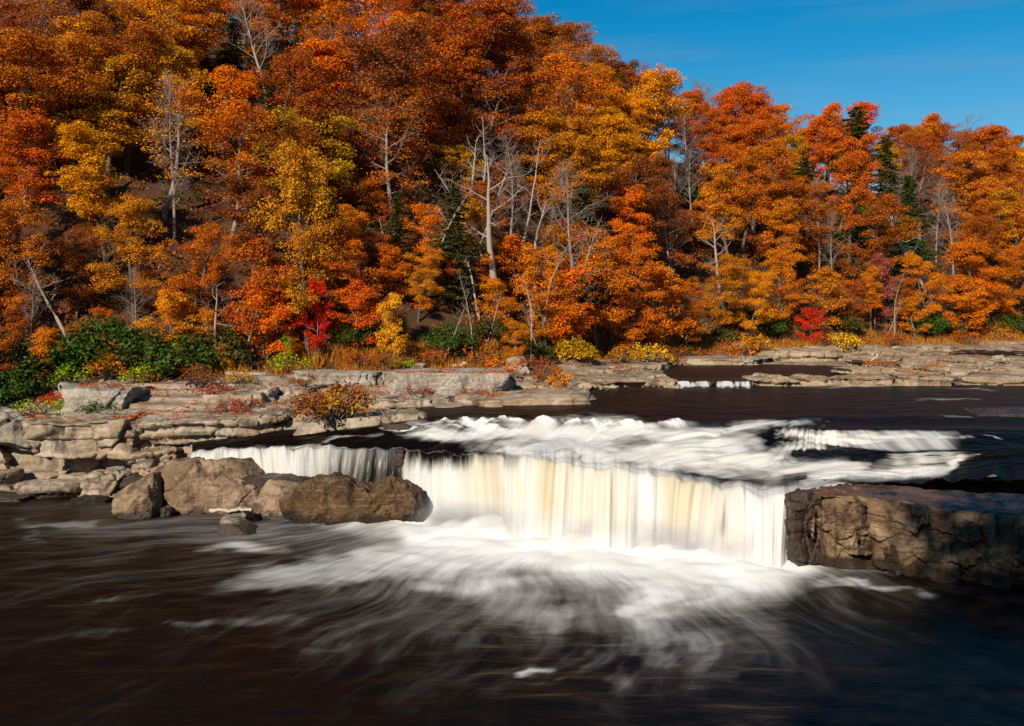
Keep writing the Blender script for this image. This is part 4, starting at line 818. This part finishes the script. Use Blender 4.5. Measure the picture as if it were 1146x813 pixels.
def place(key, px, D, h, colour='orange', kind='tree', name='autumn_tree', rz=None, z=None, wide=None, part=('trunk', 'crown'), lean=(0, 0), cat=None, group=None, label=None):
    tm, cm, H, Rc = PROTO[key]; s = h/H; z = ground_at(px, D)-0.05 if z is None else z
    root = bpy.data.objects.new(name, None); COL.objects.link(root); root.empty_display_size = .3; root.location = (WX(px, D), D, z)
    root.rotation_euler = (R(lean[0]), R(lean[1]), vr.uniform(0, 6.28) if rz is None else rz); w = s*(wide or vr.uniform(1.05, 1.25)); root.scale = (w, w, s)
    t = link(part[0], tm, root)
    if cm is not None:
        c = link(part[1], cm, root); b = C_[colour]; j = [vr.uniform(.88, 1.12) for _ in range(3)]; c.color = (b[0]*j[0], b[1]*j[1], b[2], 1)
    PLANTS.append(dict(o=root, c=colour, k=kind, px=px, D=D, h=h, z=z, cat=cat or 'tree', group=group, label=label)); return root

# colours of the crowns as the photo shows them, by bearing and height
CM = [(20, 30, 'rust'), (90, 20, 'deep'), (110, 75, 'olive'), (170, 70, 'gold'), (200, 20, 'orange'), (30, 120, 'deep'), (40, 200, 'rust'), (120, 170, 'gold'), (190, 140, 'gold'), (170, 220, 'gold'), (60, 280, 'deep'), (20, 330, 'deep'),
      (110, 300, 'amber'), (230, 240, 'deep'), (250, 170, 'orange'), (270, 120, 'orange'), (350, 40, 'deep'), (390, 30, 'orange'), (380, 110, 'orange'), (330, 140, 'rust'), (300, 220, 'brown'), (345, 215, 'olive'), (350, 280, 'yellow'), (270, 290, 'rust'), (410, 200, 'deep'), (450, 240, 'amber'),
      (420, 310, 'orange'), (440, 90, 'brown'), (460, 30, 'orange'), (430, 15, 'rust'), (500, 40, 'rust'), (490, 110, 'deep'), (540, 70, 'rust'), (560, 30, 'deep'), (600, 60, 'rust'), (620, 110, 'orange'), (660, 90, 'amber'), (650, 150, 'amber'), (690, 150, 'gold'),
      (640, 30, 'brown'), (700, 60, 'brown'), (730, 80, 'rust'), (610, 180, 'amber'), (520, 170, 'orange'), (500, 240, 'deep'), (560, 320, 'orange'), (600, 260, 'gold'), (690, 280, 'orange'), (720, 330, 'deep'), (650, 320, 'orange'), (760, 200, 'brown'), (780, 300, 'orange'), (760, 340, 'deep'),
      (820, 125, 'scarlet'), (850, 180, 'deep'), (880, 170, 'orange'), (800, 230, 'rust'), (850, 250, 'amber'), (830, 320, 'gold'), (880, 310, 'amber'), (910, 300, 'orange'), (930, 120, 'orange'), (945, 175, 'scarlet'), (965, 215, 'orange'), (900, 250, 'rust'), (1000, 120, 'amber'), (1040, 140, 'orange'),
      (1020, 150, 'rust'), (1060, 160, 'rust'), (1080, 180, 'rust'), (1110, 170, 'deep'), (1130, 140, 'deep'), (1130, 200, 'gold'), (1100, 230, 'amber'), (1080, 260, 'rust'), (1000, 280, 'rust'), (1050, 310, 'amber'), (1000, 320, 'orange'), (1100, 310, 'orange'), (1130, 330, 'deep'), (960, 300, 'amber'), (1040, 230, 'brown')]
def cpick(px, py):
    best = sorted(((px-a)**2*0.8+(py-b)**2, c) for a, b, c in CM)[:2]
    return best[0][1] if vr.random() < .82 else best[1][1]

# --- particular trees
def at(key, px, ybase, ytop, D, colour, **kw):     # height so the top reaches the wanted row; foot on the ground
    z = ground_at(px, D)-.05; h = WZ(ytop, D)-z; return place(key, px, D, h, colour, z=z, **kw)
SPECIAL = []
def sp(*a, **k): SPECIAL.append((a[1], a[4])); return at(*a, **k)
sp('bare_pale', 300, 0, 6, 97, 'orange', kind='bare tree', name='bare_tree', label='pale leafless tree in front of the dark hemlock, upper left')
sp('conifer1', 258, 0, 18, 101, 'dark', kind='hemlock', name='hemlock_tree', label='dark green hemlock just left of the pale leafless tree', wide=1.3)
sp('conifer0', 338, 0, 24, 102, 'dark', kind='hemlock', name='hemlock_tree', label='dark green hemlock just right of the pale leafless tree', wide=1.3)
sp('conifer0', 304, 0, 70, 93, 'dark', kind='hemlock', name='hemlock_tree', label='dark hemlock directly below the pale leafless tree', wide=1.3)
sp('conifer1', 332, 0, 112, 89, 'dark', kind='hemlock', name='hemlock_tree', label='lowest dark hemlock of the clump under the pale leafless tree', wide=1.4)
sp('conifer1', 272, 0, 96, 91, 'dark', kind='hemlock', name='hemlock_tree', label='lower left dark hemlock of the clump under the pale leafless tree', wide=1.4)
sp('conifer0', 360, 0, 60, 97, 'green', kind='hemlock', name='hemlock_tree', label='rightmost dark hemlock beside the pale leafless tree', wide=1.4)
sp('conifer1', 232, 0, 50, 97, 'dark', kind='hemlock', name='hemlock_tree', label='leftmost dark hemlock near the pale leafless tree', wide=1.4)
sp('snag0', 556, 0, 168, 76, 'orange', kind='dead tree', name='dead_tree', rz=2.6, label='thick pale forked dead tree standing in the dark gap above the thick slab')
sp('snag1', 592, 0, 190, 78, 'orange', kind='dead tree', name='dead_tree', rz=.4, label='slender pale dead tree leaning right, beside the thick forked one')
sp('snag0', 522, 0, 150, 86, 'orange', kind='dead tree', name='dead_tree', rz=4.4, label='pale bare trunk high in the gap, left of the forked dead tree')
sp('bare0', 570, 0, 150, 84, 'orange', kind='bare tree', name='bare_tree', label='twiggy leafless tree behind the forked dead tree')
sp('bare1', 640, 0, 185, 82, 'orange', kind='bare tree', name='bare_tree', label='grey leafless tree with drooping twigs right of the leaning dead tree')
for k_, (px_, D_, h_, ln_, w_) in enumerate([(478, 74, 9.5, 9, 'first'), (512, 77, 11, -6, 'second'), (540, 73, 10, 11, 'third'), (566, 79, 11.5, 14, 'fourth'), (604, 77, 10, 16, 'fifth'), (630, 81, 10.5, 8, 'sixth'), (538, 84, 12, 5, 'seventh'), (583, 86, 12, -4, 'eighth')]):
    SPECIAL.append((px_, D_)); place('pole%d' % (k_ % 2), px_, D_, h_, 'orange', kind='bare tree', name='bare_tree', rz=k_*1.3, lean=(0, ln_), wide=1.25, label='thin pale %strunk in the gap above the slab, %s from left' % ('leaning ' if abs(ln_) > 7 else '', w_))
sp('conifer0', 587, 0, 58, 112, 'green', kind='pine', name='pine_tree', label='slim green conifer near the skyline above the gap', wide=.7)
sp('conifer1', 506, 0, 205, 74, 'dark', kind='hemlock', name='hemlock_tree', label='dark green hemlock left of the pale trunks')
sp('conifer0', 443, 0, 215, 76, 'dark', kind='hemlock', name='hemlock_tree', label='dark green hemlock between orange crowns above the thick slab')
sp('conifer1', 655, 0, 205, 88, 'dark', kind='hemlock', name='hemlock_tree', label='dark green hemlock below the golden crown')
sp('conifer1', 962, 0, 118, 148, 'dark', kind='pine', name='pine_tree', label='tall dark conifer standing out on the right skyline', wide=1.15)
sp('conifer0', 992, 0, 150, 140, 'dark', kind='pine', name='pine_tree', label='shorter dark conifer just right of the skyline conifer')
sp('conifer0', 1020, 0, 195, 128, 'green', kind='pine', name='pine_tree', label='small green conifer right of the scarlet topped tree', wide=1.1)
sp('conifer1', 905, 0, 175, 128, 'dark', kind='hemlock', name='hemlock_tree', label='dark hemlock left of the scarlet topped tree')
sp('tall1', 950, 0, 150, 124, 'scarlet', label='tall scarlet orange tree with round top in front of the conifer', wide=.95)
for k, (px, yt, D) in enumerate([(748, 96, 146), (768, 112, 134), (790, 88, 152), (775, 150, 124), (752, 170, 112), (738, 140, 122), (800, 90, 150), (882, 116, 158), (905, 124, 156), (1010, 165, 134), (1048, 200, 132), (1085, 128, 172), (1068, 212, 128)]):
    words = ['left edge of the grey twiggy patch below the ridge', 'middle of the grey twiggy patch', 'skyline above the scarlet crown', 'front of the grey twiggy patch', 'lower front of the grey twiggy patch', 'left of the grey twiggy patch beside the golden crown', 'skyline right of the grey twiggy patch', 'skyline behind the amber crown, left one', 'skyline behind the amber crown, right one', 'slope right of the tall conifer', 'slope above the leaning grey trunk', 'skyline near the right frame', 'slope right of the leaning grey trunk'][k]
    sp('bare%d' % (k % 3), px, 0, yt, D, 'orange', kind='bare tree', name='bare_tree', label='leafless grey tree at the '+words if k not in (2, 6, 7, 8, 9, 10, 11, 12) else 'leafless grey tree on the '+words)
sp('snag1', 1052, 0, 200, 118, 'orange', kind='dead tree', name='dead_tree', rz=1.0, label='leaning grey trunk on the right slope under the crimson crown')
sp('snag0', 812, 0, 240, 104, 'orange', kind='dead tree', name='dead_tree', rz=1.5, label='grey trunk leaning right behind the golden tree by the side pool')
sp('broad2', 345, 0, 178, 67, 'olive', label='olive gold tree standing above the red sapling', wide=.8)
sp('small0', 356, 0, 322, 66.5, 'red', kind='sapling', name='maple_sapling', label='vivid red maple sapling with thin pale stem', wide=.62)
sp('small1', 443, 0, 336, 66.5, 'yellow', kind='sapling', name='maple_sapling', label='bright yellow sapling behind the left end of the thick slab', wide=.8)
sp('thin0', 322, 0, 378, 65.0, 'lime', kind='sapling', name='sapling', label='yellow green sapling on the bank left of the red one', wide=1.1)
sp('small2', 905, 0, 348, 103, 'red', kind='sapling', name='maple_sapling', label='vivid red sapling at the tree line behind the side pool', wide=1.1)
sp('small3', 978, 0, 288, 112, 'pink', kind='sapling', name='maple_sapling', label='pinkish red slender tree right of the side pool', wide=.8)
for k, (px, yt, D, key, lab) in enumerate([(490, 330, 68, 'pole1', 'crooked pale sapling trunk above the middle of the thick slab'), (531, 300, 69, 'pole0', 'thin pale leaning pole behind the right part of the thick slab'), (541, 318, 70, 'pole1', 'second pale leaning pole, just right of the thin one'), (405, 305, 67, 'pole0', 'thin pale trunk between red and yellow saplings'),
      (595, 300, 72, 'pole0', 'pale thin trunk behind the upright grey boulder'), (612, 330, 74, 'pole1', 'crooked bare sapling right of the upright grey boulder'), (240, 318, 65, 'snag0', 'broken pale stub trunk above the dark bushes at left'), (930, 300, 108, 'pole1', 'slanting pale trunk left of the tree line reds'), (1000, 300, 110, 'pole0', 'bare thin trunk at the tree line above the bleached branch'), (985, 330, 106, 'pole1', 'low bare sapling above the bleached branch'), (700, 345, 85, 'pole1', 'small bare sapling right of the dark hollow'), (95, 250, 62.5, 'snag1', 'pale crooked tree with long bare arms above the rhododendrons'), (150, 300, 64, 'bare1', 'grey leafless understory tree among the left rhododendrons'), (35, 300, 62, 'bare2', 'grey leafless understory tree at the left frame edge')]):
    sp(key, px, 0, yt, D, 'orange', kind='bare sapling', name='bare_sapling', label=lab)
# --- front row, low arching crowns over the bank
for k, (px, yt, D, key, col) in enumerate([(-40, 170, 63, 'broad0', 'rust'), (30, 215, 64, 'broad1', 'deep'), (85, 235, 66, 'broad3', 'brown'), (150, 205, 66, 'broad4', 'amber'), (215, 235, 66.5, 'broad5', 'deep'), (275, 262, 66.5, 'small1', 'rust'), (300, 300, 66.5, 'small3', 'orange'),
      (400, 235, 69, 'broad0', 'deep'), (395, 300, 67.5, 'small3', 'scarlet'), (468, 262, 71, 'broad1', 'amber'), (560, 300, 73, 'small0', 'orange'), (575, 345, 70.5, 'small2', 'amber'), (612, 265, 76, 'broad2', 'orange'), (668, 235, 82, 'broad3', 'orange'), (712, 262, 85, 'broad4', 'deep'), (640, 282, 78, 'small1', 'orange'), (745, 285, 90, 'small2', 'orange'), (768, 300, 93, 'broad5', 'deep'),
      (800, 272, 99, 'broad1', 'amber'), (838, 285, 100, 'broad0', 'gold'), (878, 268, 103, 'broad2', 'orange'), (915, 285, 106, 'small3', 'amber'), (952, 300, 108, 'small0', 'rust'), (975, 280, 110, 'tall0', 'amber'), (1010, 292, 113, 'broad4', 'rust'), (1042, 268, 113, 'broad3', 'amber'), (1078, 300, 114, 'small1', 'orange'), (1108, 270, 117, 'broad0', 'orange'), (1140, 262, 118, 'broad1', 'deep'), (1180, 270, 118, 'broad5', 'rust'), (1025, 318, 111, 'small2', 'orange'), (1095, 328, 114, 'small3', 'deep'),
      (190, 315, 64.5, 'small0', 'gold'), (110, 330, 63.5, 'small2', 'deep'), (20, 335, 62.2, 'small1', 'rust'), (240, 330, 65.5, 'small3', 'amber'), (330, 345, 66.6, 'small1', 'orange'), (60, 352, 60.2, 'small3', 'orange'), (125, 368, 61.2, 'small0', 'gold'), (165, 372, 61.6, 'small2', 'orange'), (5, 360, 58.6, 'small1', 'rust'), (205, 368, 62.8, 'small1', 'deep'), (255, 370, 63.6, 'small0', 'amber'), (-30, 350, 59, 'small2', 'scarlet'), (90, 345, 61.5, 'small1', 'rust')]):
    at(key, px, 0, yt+18, D, col, wide=vr.uniform(1.0, 1.25))
# --- thin young growth under the gap in the crowns
for k, (px, D, h, c) in enumerate([(372, 72, 3.4, 'deep'), (392, 76, 3.8, 'amber'), (415, 74, 3.2, 'rust'), (438, 72.5, 3.6, 'deep'), (430, 80, 4.2, 'rust'), (395, 84, 4.2, 'amber'), (470, 78, 4, 'orange'), (498, 74, 3.4, 'rust'), (520, 79, 4.4, 'amber'), (545, 75, 3.6, 'deep'), (548, 84, 4.5, 'rust'), (580, 80, 4.6, 'orange'), (606, 84, 4.6, 'amber'), (628, 88, 4.6, 'rust'), (525, 89, 4.6, 'olive'), (575, 91, 4.8, 'brown'), (455, 88, 4.6, 'brown'), (360, 79, 4.4, 'brown'), (340, 86, 4.6, 'rust')]):
    at('small%d' % (k % 4), px, 0, PYof(ground_at(px, D)+h, D), D, c, kind='young tree', name='young_tree', wide=1.25)
# --- rows up the slope
rowx = 13
rowd = [5, 9.6, 14.2, 18.8, 23.5, 28, 33, 38, 43, 48, 53, 57.5, 62, 67, 73]
rowh = [10, 11, 12, 12.5, 13, 13, 13, 13, 13, 13, 13, 13, 13, 13.5, 13.5]
for r, (dd, hh) in enumerate(zip(rowd, rowh)):
    px = -110+(r*41) % 70
    while px < 1260:
        Db = float(bankD(px)); D = Db+dd+vr.uniform(-2, 2)
        step = vr.uniform(4.6, 5.6)/D*F*np.interp(px, [400, 700], [1, 1.1]); j = px+vr.uniform(-.2, .2)*step; h = hh*vr.uniform(.84, 1.12)
        z = ground_at(j, D); top = PYof(z+h, D); mid = PYof(z+h*.72, D)
        px += step
        if top < -150 or mid < -45 or (r > 12 and j > 520): continue
        if any(abs(j-a)/F*D < 2.4 and abs(D-b) < 4 for a, b in SPECIAL): continue
        if (505 < j < 618 and r < 3) or (228 < j < 366 and 84 < D < 108) or (742 < j < 798 and 2 <= r <= 7) or (936 < j < 1004 and 118 < D < 141) or (470 < j < 520 and 70 < D < 76):
            hs_ = vr.uniform(3.5, 5.5); c2 = vr.choice(['dark', 'amber', 'olive', 'rust', 'green', 'deep']); place('rhodo%d' % vr.randrange(3) if c2 in ('dark', 'green') else 'small%d' % vr.randrange(4), j, D, hs_*(.7 if c2 in ('dark', 'green') else 1), c2, kind='understory tree', z=z-.05, wide=1.3, name='understory_tree'); continue
        c = cpick(j, mid); u = vr.random()
        if vr.random() < .13: c = vr.choice(['olive', 'rust', 'deep', 'brown', 'amber'])
        if r > 0 and j < 700 and vr.random() < .035:
            place('conifer%d' % vr.randrange(2), j, D, h*.95, vr.choice(['dark', 'green', 'dark']), kind='hemlock', name='hemlock_tree', z=z-.05, wide=1.25); continue
        if vr.random() < (.09 if j > 470 else .04):
            place('bare%d' % vr.randrange(3), j, D, h*1.05, c, kind='leafless tree', name='bare_tree', z=z-.05, wide=.9); continue
        if u < (.3 if c in ('brown', 'rust') else .12): key = 'sparse%d' % vr.randrange(3)
        elif u < .62: key = 'broad%d' % vr.randrange(6)
        else: key = 'tall%d' % vr.randrange(4)
        if r == 12 and j > 740 and u > .8: key = 'sparse%d' % vr.randrange(3)
        place(key, j, D, h, c, z=z-.05, wide=vr.uniform(1.2, 1.5) if j < 620 else vr.uniform(1.05, 1.35))
# --- shrubs: rhododendrons under the left trees, colourful bushes on the rocks
for k, (px, D, h, c) in enumerate([(-30, 60.3, 2.4, 'green'), (20, 60.5, 2.9, 'dark'), (75, 61.6, 2.4, 'green'), (112, 62.3, 3.2, 'green'), (150, 62.6, 2.3, 'dark'), (190, 62.9, 2.9, 'green'), (240, 64.6, 2.5, 'dark'), (8, 57.8, 2.0, 'green'), (-25, 57.2, 2.2, 'green'), (28, 58.6, 1.7, 'dark'),
      (388, 67.8, 1.6, 'green'), (424, 68.6, 1.8, 'dark'), (505, 69.4, 1.9, 'green'), (548, 71, 1.6, 'dark'), (600, 73.6, 1.5, 'dark'), (640, 77, 1.8, 'olive'), (808, 98.5, 1.6, 'dark'), (858, 103, 2.3, 'green'), (946, 107.5, 1.9, 'dark'), (1040, 112.5, 2.5, 'green'), (1066, 114, 1.7, 'dark'), (1130, 117.5, 2.2, 'green')]):
    place('rhodo%d' % (k % 3), px, D, h, c, kind='rhododendron', name='rhododendron_bush', part=('stem', 'foliage'), wide=1.1, cat='bush')
BUSH = [(255, 54.6, .55, 'crimson', 'low'), (275, 56.5, .5, 'crimson', 'low'), (243, 58, .6, 'crimson', 'low'), (372, 50.9, 2.1, 'brown', 'bush'), (385, 51.4, 1.8, 'olive', 'bush'), (365, 51.8, 1.7, 'brown', 'bush'), (150, 54.4, .5, 'crimson', 'low'), (172, 54.2, .5, 'olive', 'low'), (128, 54.8, .45, 'crimson', 'low'),
    (290, 49.9, .7, 'lime', 'bush'), (60, 57.4, .55, 'red', 'low'), (45, 56.8, .8, 'lime', 'low'), (110, 56, .7, 'green', 'low'), (325, 64.3, 1.6, 'lime', 'bush'), (268, 60.5, 1.0, 'olive', 'bush'), (340, 59.5, .9, 'brown', 'bush'), (433, 65, 1.4, 'brown', 'bush'), (450, 65.2, .9, 'lime', 'bush'),
    (120, 51.2, .95, 'lime', 'bush'), (104, 51.3, .8, 'lime', 'bush'), (138, 51.2, .85, 'lime', 'bush'), (88, 51.4, .8, 'olive', 'bush'), (60, 51.6, .5, 'lime', 'low'), (45, 51.9, .5, 'green', 'low'), (203, 49.9, .5, 'lime', 'low'), (465, 60.0, .55, 'crimson', 'low'), (628, 63.5, 1.2, 'amber', 'bush'), (615, 66, 1.2, 'rust', 'bush'), (560, 66, 1.6, 'orange', 'bush'), (600, 68, 1.5, 'brown', 'bush'),
    (655, 77, 1.4, 'olive', 'bush'), (700, 79.5, 1.6, 'olive', 'bush'), (728, 80.5, 1.8, 'yellow', 'bush'), (748, 84, 1.6, 'brown', 'bush'), (832, 90.5, 2.2, 'amber', 'bush'), (845, 91, 1.8, 'olive', 'bush'), (815, 91, 1.8, 'rust', 'bush'), (770, 90, 1.6, 'rust', 'bush'), (945, 98, 1.9, 'yellow', 'bush'), (955, 99, 1.6, 'rust', 'bush'),
    (925, 100, 1.6, 'rust', 'bush'), (700, 82, 1.6, 'rust', 'bush'), (540, 68, 1.4, 'rust', 'bush'), (400, 66, 1.4, 'rust', 'bush'), (480, 67.5, 1.4, 'rust', 'bush'), (985, 74.5, .6, 'rust', 'low'), (940, 70.0, .45, 'amber', 'low'), (1025, 71.5, .5, 'amber', 'low'), (1045, 78, .5, 'olive', 'low'), (890, 71, .4, 'rust', 'low'), (1000, 104, 1.8, 'rust', 'bush'), (1080, 109, 1.8, 'rust', 'bush'), (1125, 113, 1.7, 'amber', 'bush'), (530, 60.0, .45, 'rust', 'low'), (223, 60.0, 1.4, 'brown', 'bush'), (205, 63, 1.3, 'gold', 'bush'), (160, 60.8, 1.4, 'lime', 'bush'), (120, 60.6, 1.4, 'amber', 'bush'), (80, 59.8, 1.3, 'lime', 'bush')]
bvh_rocks = [(o, o.location.copy(), o.dimensions.copy()) for o in ROCKN]
bpy.context.view_layer.update()
dg = bpy.context.evaluated_depsgraph_get()
def drop(px, D):
    """height of whatever rock or ground lies at this spot"""
    x = WX(px, D); best = ground_at(px, D)
    for o, l, dm in bvh_rocks:
        if abs(o.location.x-x) < 12 and abs(o.location.y-D) < 5:
            mi = o.matrix_world.inverted(); a = mi @ Vector((x, D, 30)); d = (mi.to_3x3() @ Vector((0, 0, -1)))
            ok, h, n, i = o.ray_cast(a, d)
            if ok: best = max(best, (o.matrix_world @ h).z)
    return best
for k, (px, D, h, c, t) in enumerate(BUSH):
    key = ('low%d' % (k % 2)) if t == 'low' else 'bush%d' % (k % 3)
    z = drop(px, D)-.04
    nm = ('fern_clump', 'fern') if (c == 'lime' and 70 < px < 150 and D < 52) else ('low_shrub' if t == 'low' else 'shrub', 'bush')
    place(key, px, D, h, c, kind=('fern clump' if nm[1] == 'fern' else 'low spreading bush' if t == 'low' else 'bush'), name=nm[0], part=('stem', 'foliage'), z=z, cat=nm[1], wide=1.0)

# off-frame hemlocks on the viewer's bank: their shade falls across the right side of the pool
NB = ['in the gaps behind the viewer, first', 'in the gaps behind the viewer, second', 'in the gaps behind the viewer, third', 'in the gaps behind the viewer, fourth', 'in the back row behind the viewer, first', 'in the back row behind the viewer, second', 'in the back row behind the viewer, third', 'in the back row behind the viewer, fourth', 'behind the viewer, farthest right','behind the viewer, nearest', 'behind the viewer, second', 'behind the viewer, third', 'behind the viewer, fourth', 'behind the viewer, set back at left', 'behind the viewer, set back at right', 'behind the viewer, set back in the middle']
for k, (x, y, h) in enumerate([(-1.5, -10, 41), (4.5, -12, 42), (11, -11, 41), (18, -12, 42), (1.5, -19, 45), (8, -20, 45), (15, -19, 45), (26, -13, 42), (5, -27, 50), (12, -28, 50), (-2, -26, 48), (19, -27, 50), (0.5, -15, 36), (7.5, -15.5, 38), (14, -15, 37), (4, -24, 42)]):
    tm, cm, H, Rc = PROTO['broad%d' % (k % 6)]; s = h/H; root = bpy.data.objects.new('oak_tree', None); COL.objects.link(root); root.location = (x+2.5, y-1.5, 7.4); root.scale = (s*.95, s*.95, s); root.rotation_euler = (0, 0, k)
    link('trunk', tm, root); c = link('crown', cm, root); c.color = C_['rust']
    tag(root, 'tall oak on the near bank '+NB[k], 'tree', 'oaks on the near bank')

# fallen leaves, grass
def scatter_leaves():
    rg = np.random.RandomState(9); n = 26000
    px = rg.uniform(-60, 1180, n); Db = bankD(px); f = rg.uniform(0, 1, n)**.8; D = Db+1.5-f*np.interp(px, [0, 300, 500, 700, 900, 1146], [8, 14, 12, 16, 28, 40])
    X = WX(px, D); m = fbm(np.stack([X*.5, D*.5, X*0+3], 1), 3)+(D > Db-3)*.35 > .12; px, D, X = px[m], D[m], X[m]
    z, _ = terrain_z(px, D); ok = ~((px > 650) & (z < 4.85)); px, D, X, z = px[ok], D[ok], X[ok], z[ok]
    for i in range(0, len(px)):
        if D[i] < 63 and px[i] < 650: z[i] = drop(px[i], D[i])
    C = np.stack([X, D, z+.03], 1); N = np.tile([0, 0, 1.], (len(C), 1))+rg.normal(size=C.shape)*.5; V, Fc = leaves_geo(C, N, .15, rg)
    v = np.repeat(rg.uniform(0, 1, (len(C), 3)), 4, axis=0); o = link('fallen_leaves', mk_mesh('fallen_leaves', V, Fc, smooth=False, mats=[M['leaf']], attrs={'var': v})); o.color = lin(190, 90, 25)
    tag(o, 'fallen orange and brown leaves strewn over the bank rocks', 'leaves', kind='stuff')
scatter_leaves()
def undergrowth(name, colour, seed, n, label, mat='leaf', thr=0.0):
    rg = np.random.RandomState(seed); px = rg.uniform(-130, 1250, n); dd = rg.uniform(0.5, 60, n); D = bankD(px)+dd; X = WX(px, D)
    m = fbm(np.stack([X*.12, D*.12, X*0+seed], 1), 3) > thr; px, D, X = px[m], D[m], X[m]; z, _ = terrain_z(px, D)
    r = rg.uniform(.45, 1.0, len(px)); V, Fc, v = clump_leaves(np.stack([X, D, z+r*.55], 1), r, 34, .27, rg, flat=.9, upb=.4, droop=.05)
    o = link(name, mk_mesh(name, V, Fc, smooth=False, mats=[M[mat]], attrs={'var': v})); o.color = C_[colour]; tag(o, label, 'undergrowth', kind='stuff')
undergrowth('undergrowth', 'rust', 31, 3600, 'low rusty undergrowth covering the wooded slope', thr=-.05)
undergrowth('undergrowth', 'dark', 32, 3000, 'low dark green undergrowth covering the wooded slope', 'greenleaf')
undergrowth('undergrowth', 'brown', 33, 3000, 'low brown undergrowth covering the wooded slope')
def grass():
    rg = np.random.RandomState(12); n = 30000; px = rg.uniform(150, 1180, n); Db = bankD(px); D = Db+rg.uniform(-3.2, 3.0, n)*np.interp(px, [200, 700, 1146], [.6, .9, 1.6]); X = WX(px, D)
    m = fbm(np.stack([X*.45, D*.45, X*0+6], 1), 3) > -.12; px, D, X = px[m], D[m], X[m]; z, _ = terrain_z(px, D); k = len(px); a = rg.uniform(0, 6.28, k); h = rg.uniform(.25, .85, k); w = .035; lx = rg.normal(size=k)*.25; ly = rg.normal(size=k)*.25
    B = np.stack([X, D, z-.03], 1); s = np.stack([np.cos(a)*w, np.sin(a)*w, a*0], 1); T = B+np.stack([lx*h, ly*h, h], 1); V = np.stack([B-s, B+s, T], 1).reshape(-1, 3)
    o = link('bank_grass', mk_mesh('bank_grass', V, np.arange(3*k).reshape(k, 3), smooth=False, mats=[M['leaf']], attrs={'var': np.repeat(rg.uniform(0, 1, (k, 3)), 3, axis=0)})); o.color = lin(170, 110, 35)
    tag(o, 'dry tawny grass fringing the tree line along the bank', 'grass', kind='stuff')
grass()

# ------------------------------------------------------------------ labels for the trees and shrubs: colour + height on the slope + landmark, then order
def cull():
    bpy.context.view_layer.update(); dgx = bpy.context.evaluated_depsgraph_get(); own = {}
    for p in PLANTS:
        for c in p['o'].children: own[c.name] = p
        p['hits'] = 0
    eye = Vector((0, 0, CAMZ))
    for i in range(0, 380):
        for j in range(0, 152):
            d = Vector(((i+.5)/380*1146-CX, F, HY-(j+.5)/152*455)).normalized(); ok, loc, n, ix, ob, m = scene.ray_cast(dgx, eye, d)
            if ok and ob.name in own: own[ob.name]['hits'] += 1
    keep = []
    vis = sorted((p['hits'] for p in PLANTS if p['cat'] == 'tree'), reverse=True); cut = max(6, vis[299] if len(vis) > 299 else 0)
    for p in PLANTS:
        if p['hits'] >= (cut if p['cat'] == 'tree' else 2) or (p['label'] and p['hits'] > 3): keep.append(p)
        else:
            for c in list(p['o'].children): bpy.data.objects.remove(c)
            bpy.data.objects.remove(p['o'])
    PLANTS[:] = keep
cull()
LM = [(-999, 70, 'above the leafy rubble at far left'), (70, 190, 'above the fern ledge'), (190, 330, 'above the broad tan boulder'), (330, 435, 'above the brown bush ledges'), (435, 570, 'above the thick grey slab'), (570, 670, 'above the upright grey boulder'),
      (670, 755, 'above the left small cascade'), (755, 845, 'above the right small cascade'), (845, 960, 'above the still side pool'), (960, 1060, 'above the bleached branch'), (1060, 9999, 'at the far right')]
def band(p):
    if p['cat'] != 'tree': return ''
    top = PYof(p['z']+p['h']*.75, p['D']); dd = p['D']-float(bankD(p['px'])); 
    return 'rooted at the bank' if dd < 6 else 'low on the slope' if dd < 14 else 'partway up the slope' if dd < 30 else 'high on the slope' if dd < 56 else 'along the ridge top'
buck = {}
for p in PLANTS:
    if p['label']:
        tag(p['o'], p['label'], p['cat'], 'trees of the wooded hillside' if p['cat'] == 'tree' else 'bushes on the bank'); continue
    lm = [w for a, b, w in LM if a <= p['px'] < b][0]
    if p['cat'] != 'tree' and p['D'] < float(bankD(p['px']))-1.0:
        lm = 'growing '+[z for a, b, z in ZONES if a <= p['px'] < b][0]
    base = (WORD[p['c']]+' '+p['k']+' '+band(p)).strip()
    buck.setdefault((base, lm), []).append(p)
ORD = ['first', 'second', 'third', 'fourth', 'fifth', 'sixth', 'seventh', 'eighth', 'ninth']
for (base, lm), ps in buck.items():
    ps.sort(key=lambda p: p['px'])
    for i, p in enumerate(ps):
        lab = base+' '+lm
        if len(ps) == 2: lab = ('left one of two, ' if i == 0 else 'right one of two, ')+lab
        elif len(ps) > 2: lab = ORD[min(i, 8)]+' from left, '+lab
        lab = ' '.join(lab.split()[:16])
        tag(p['o'], lab, p['cat'], 'trees of the wooded hillside' if p['cat'] == 'tree' else ('ferns' if p['cat'] == 'fern' else 'bushes on the bank'))
print('PLANTS', len(PLANTS), sum(p['cat'] == 'tree' for p in PLANTS))
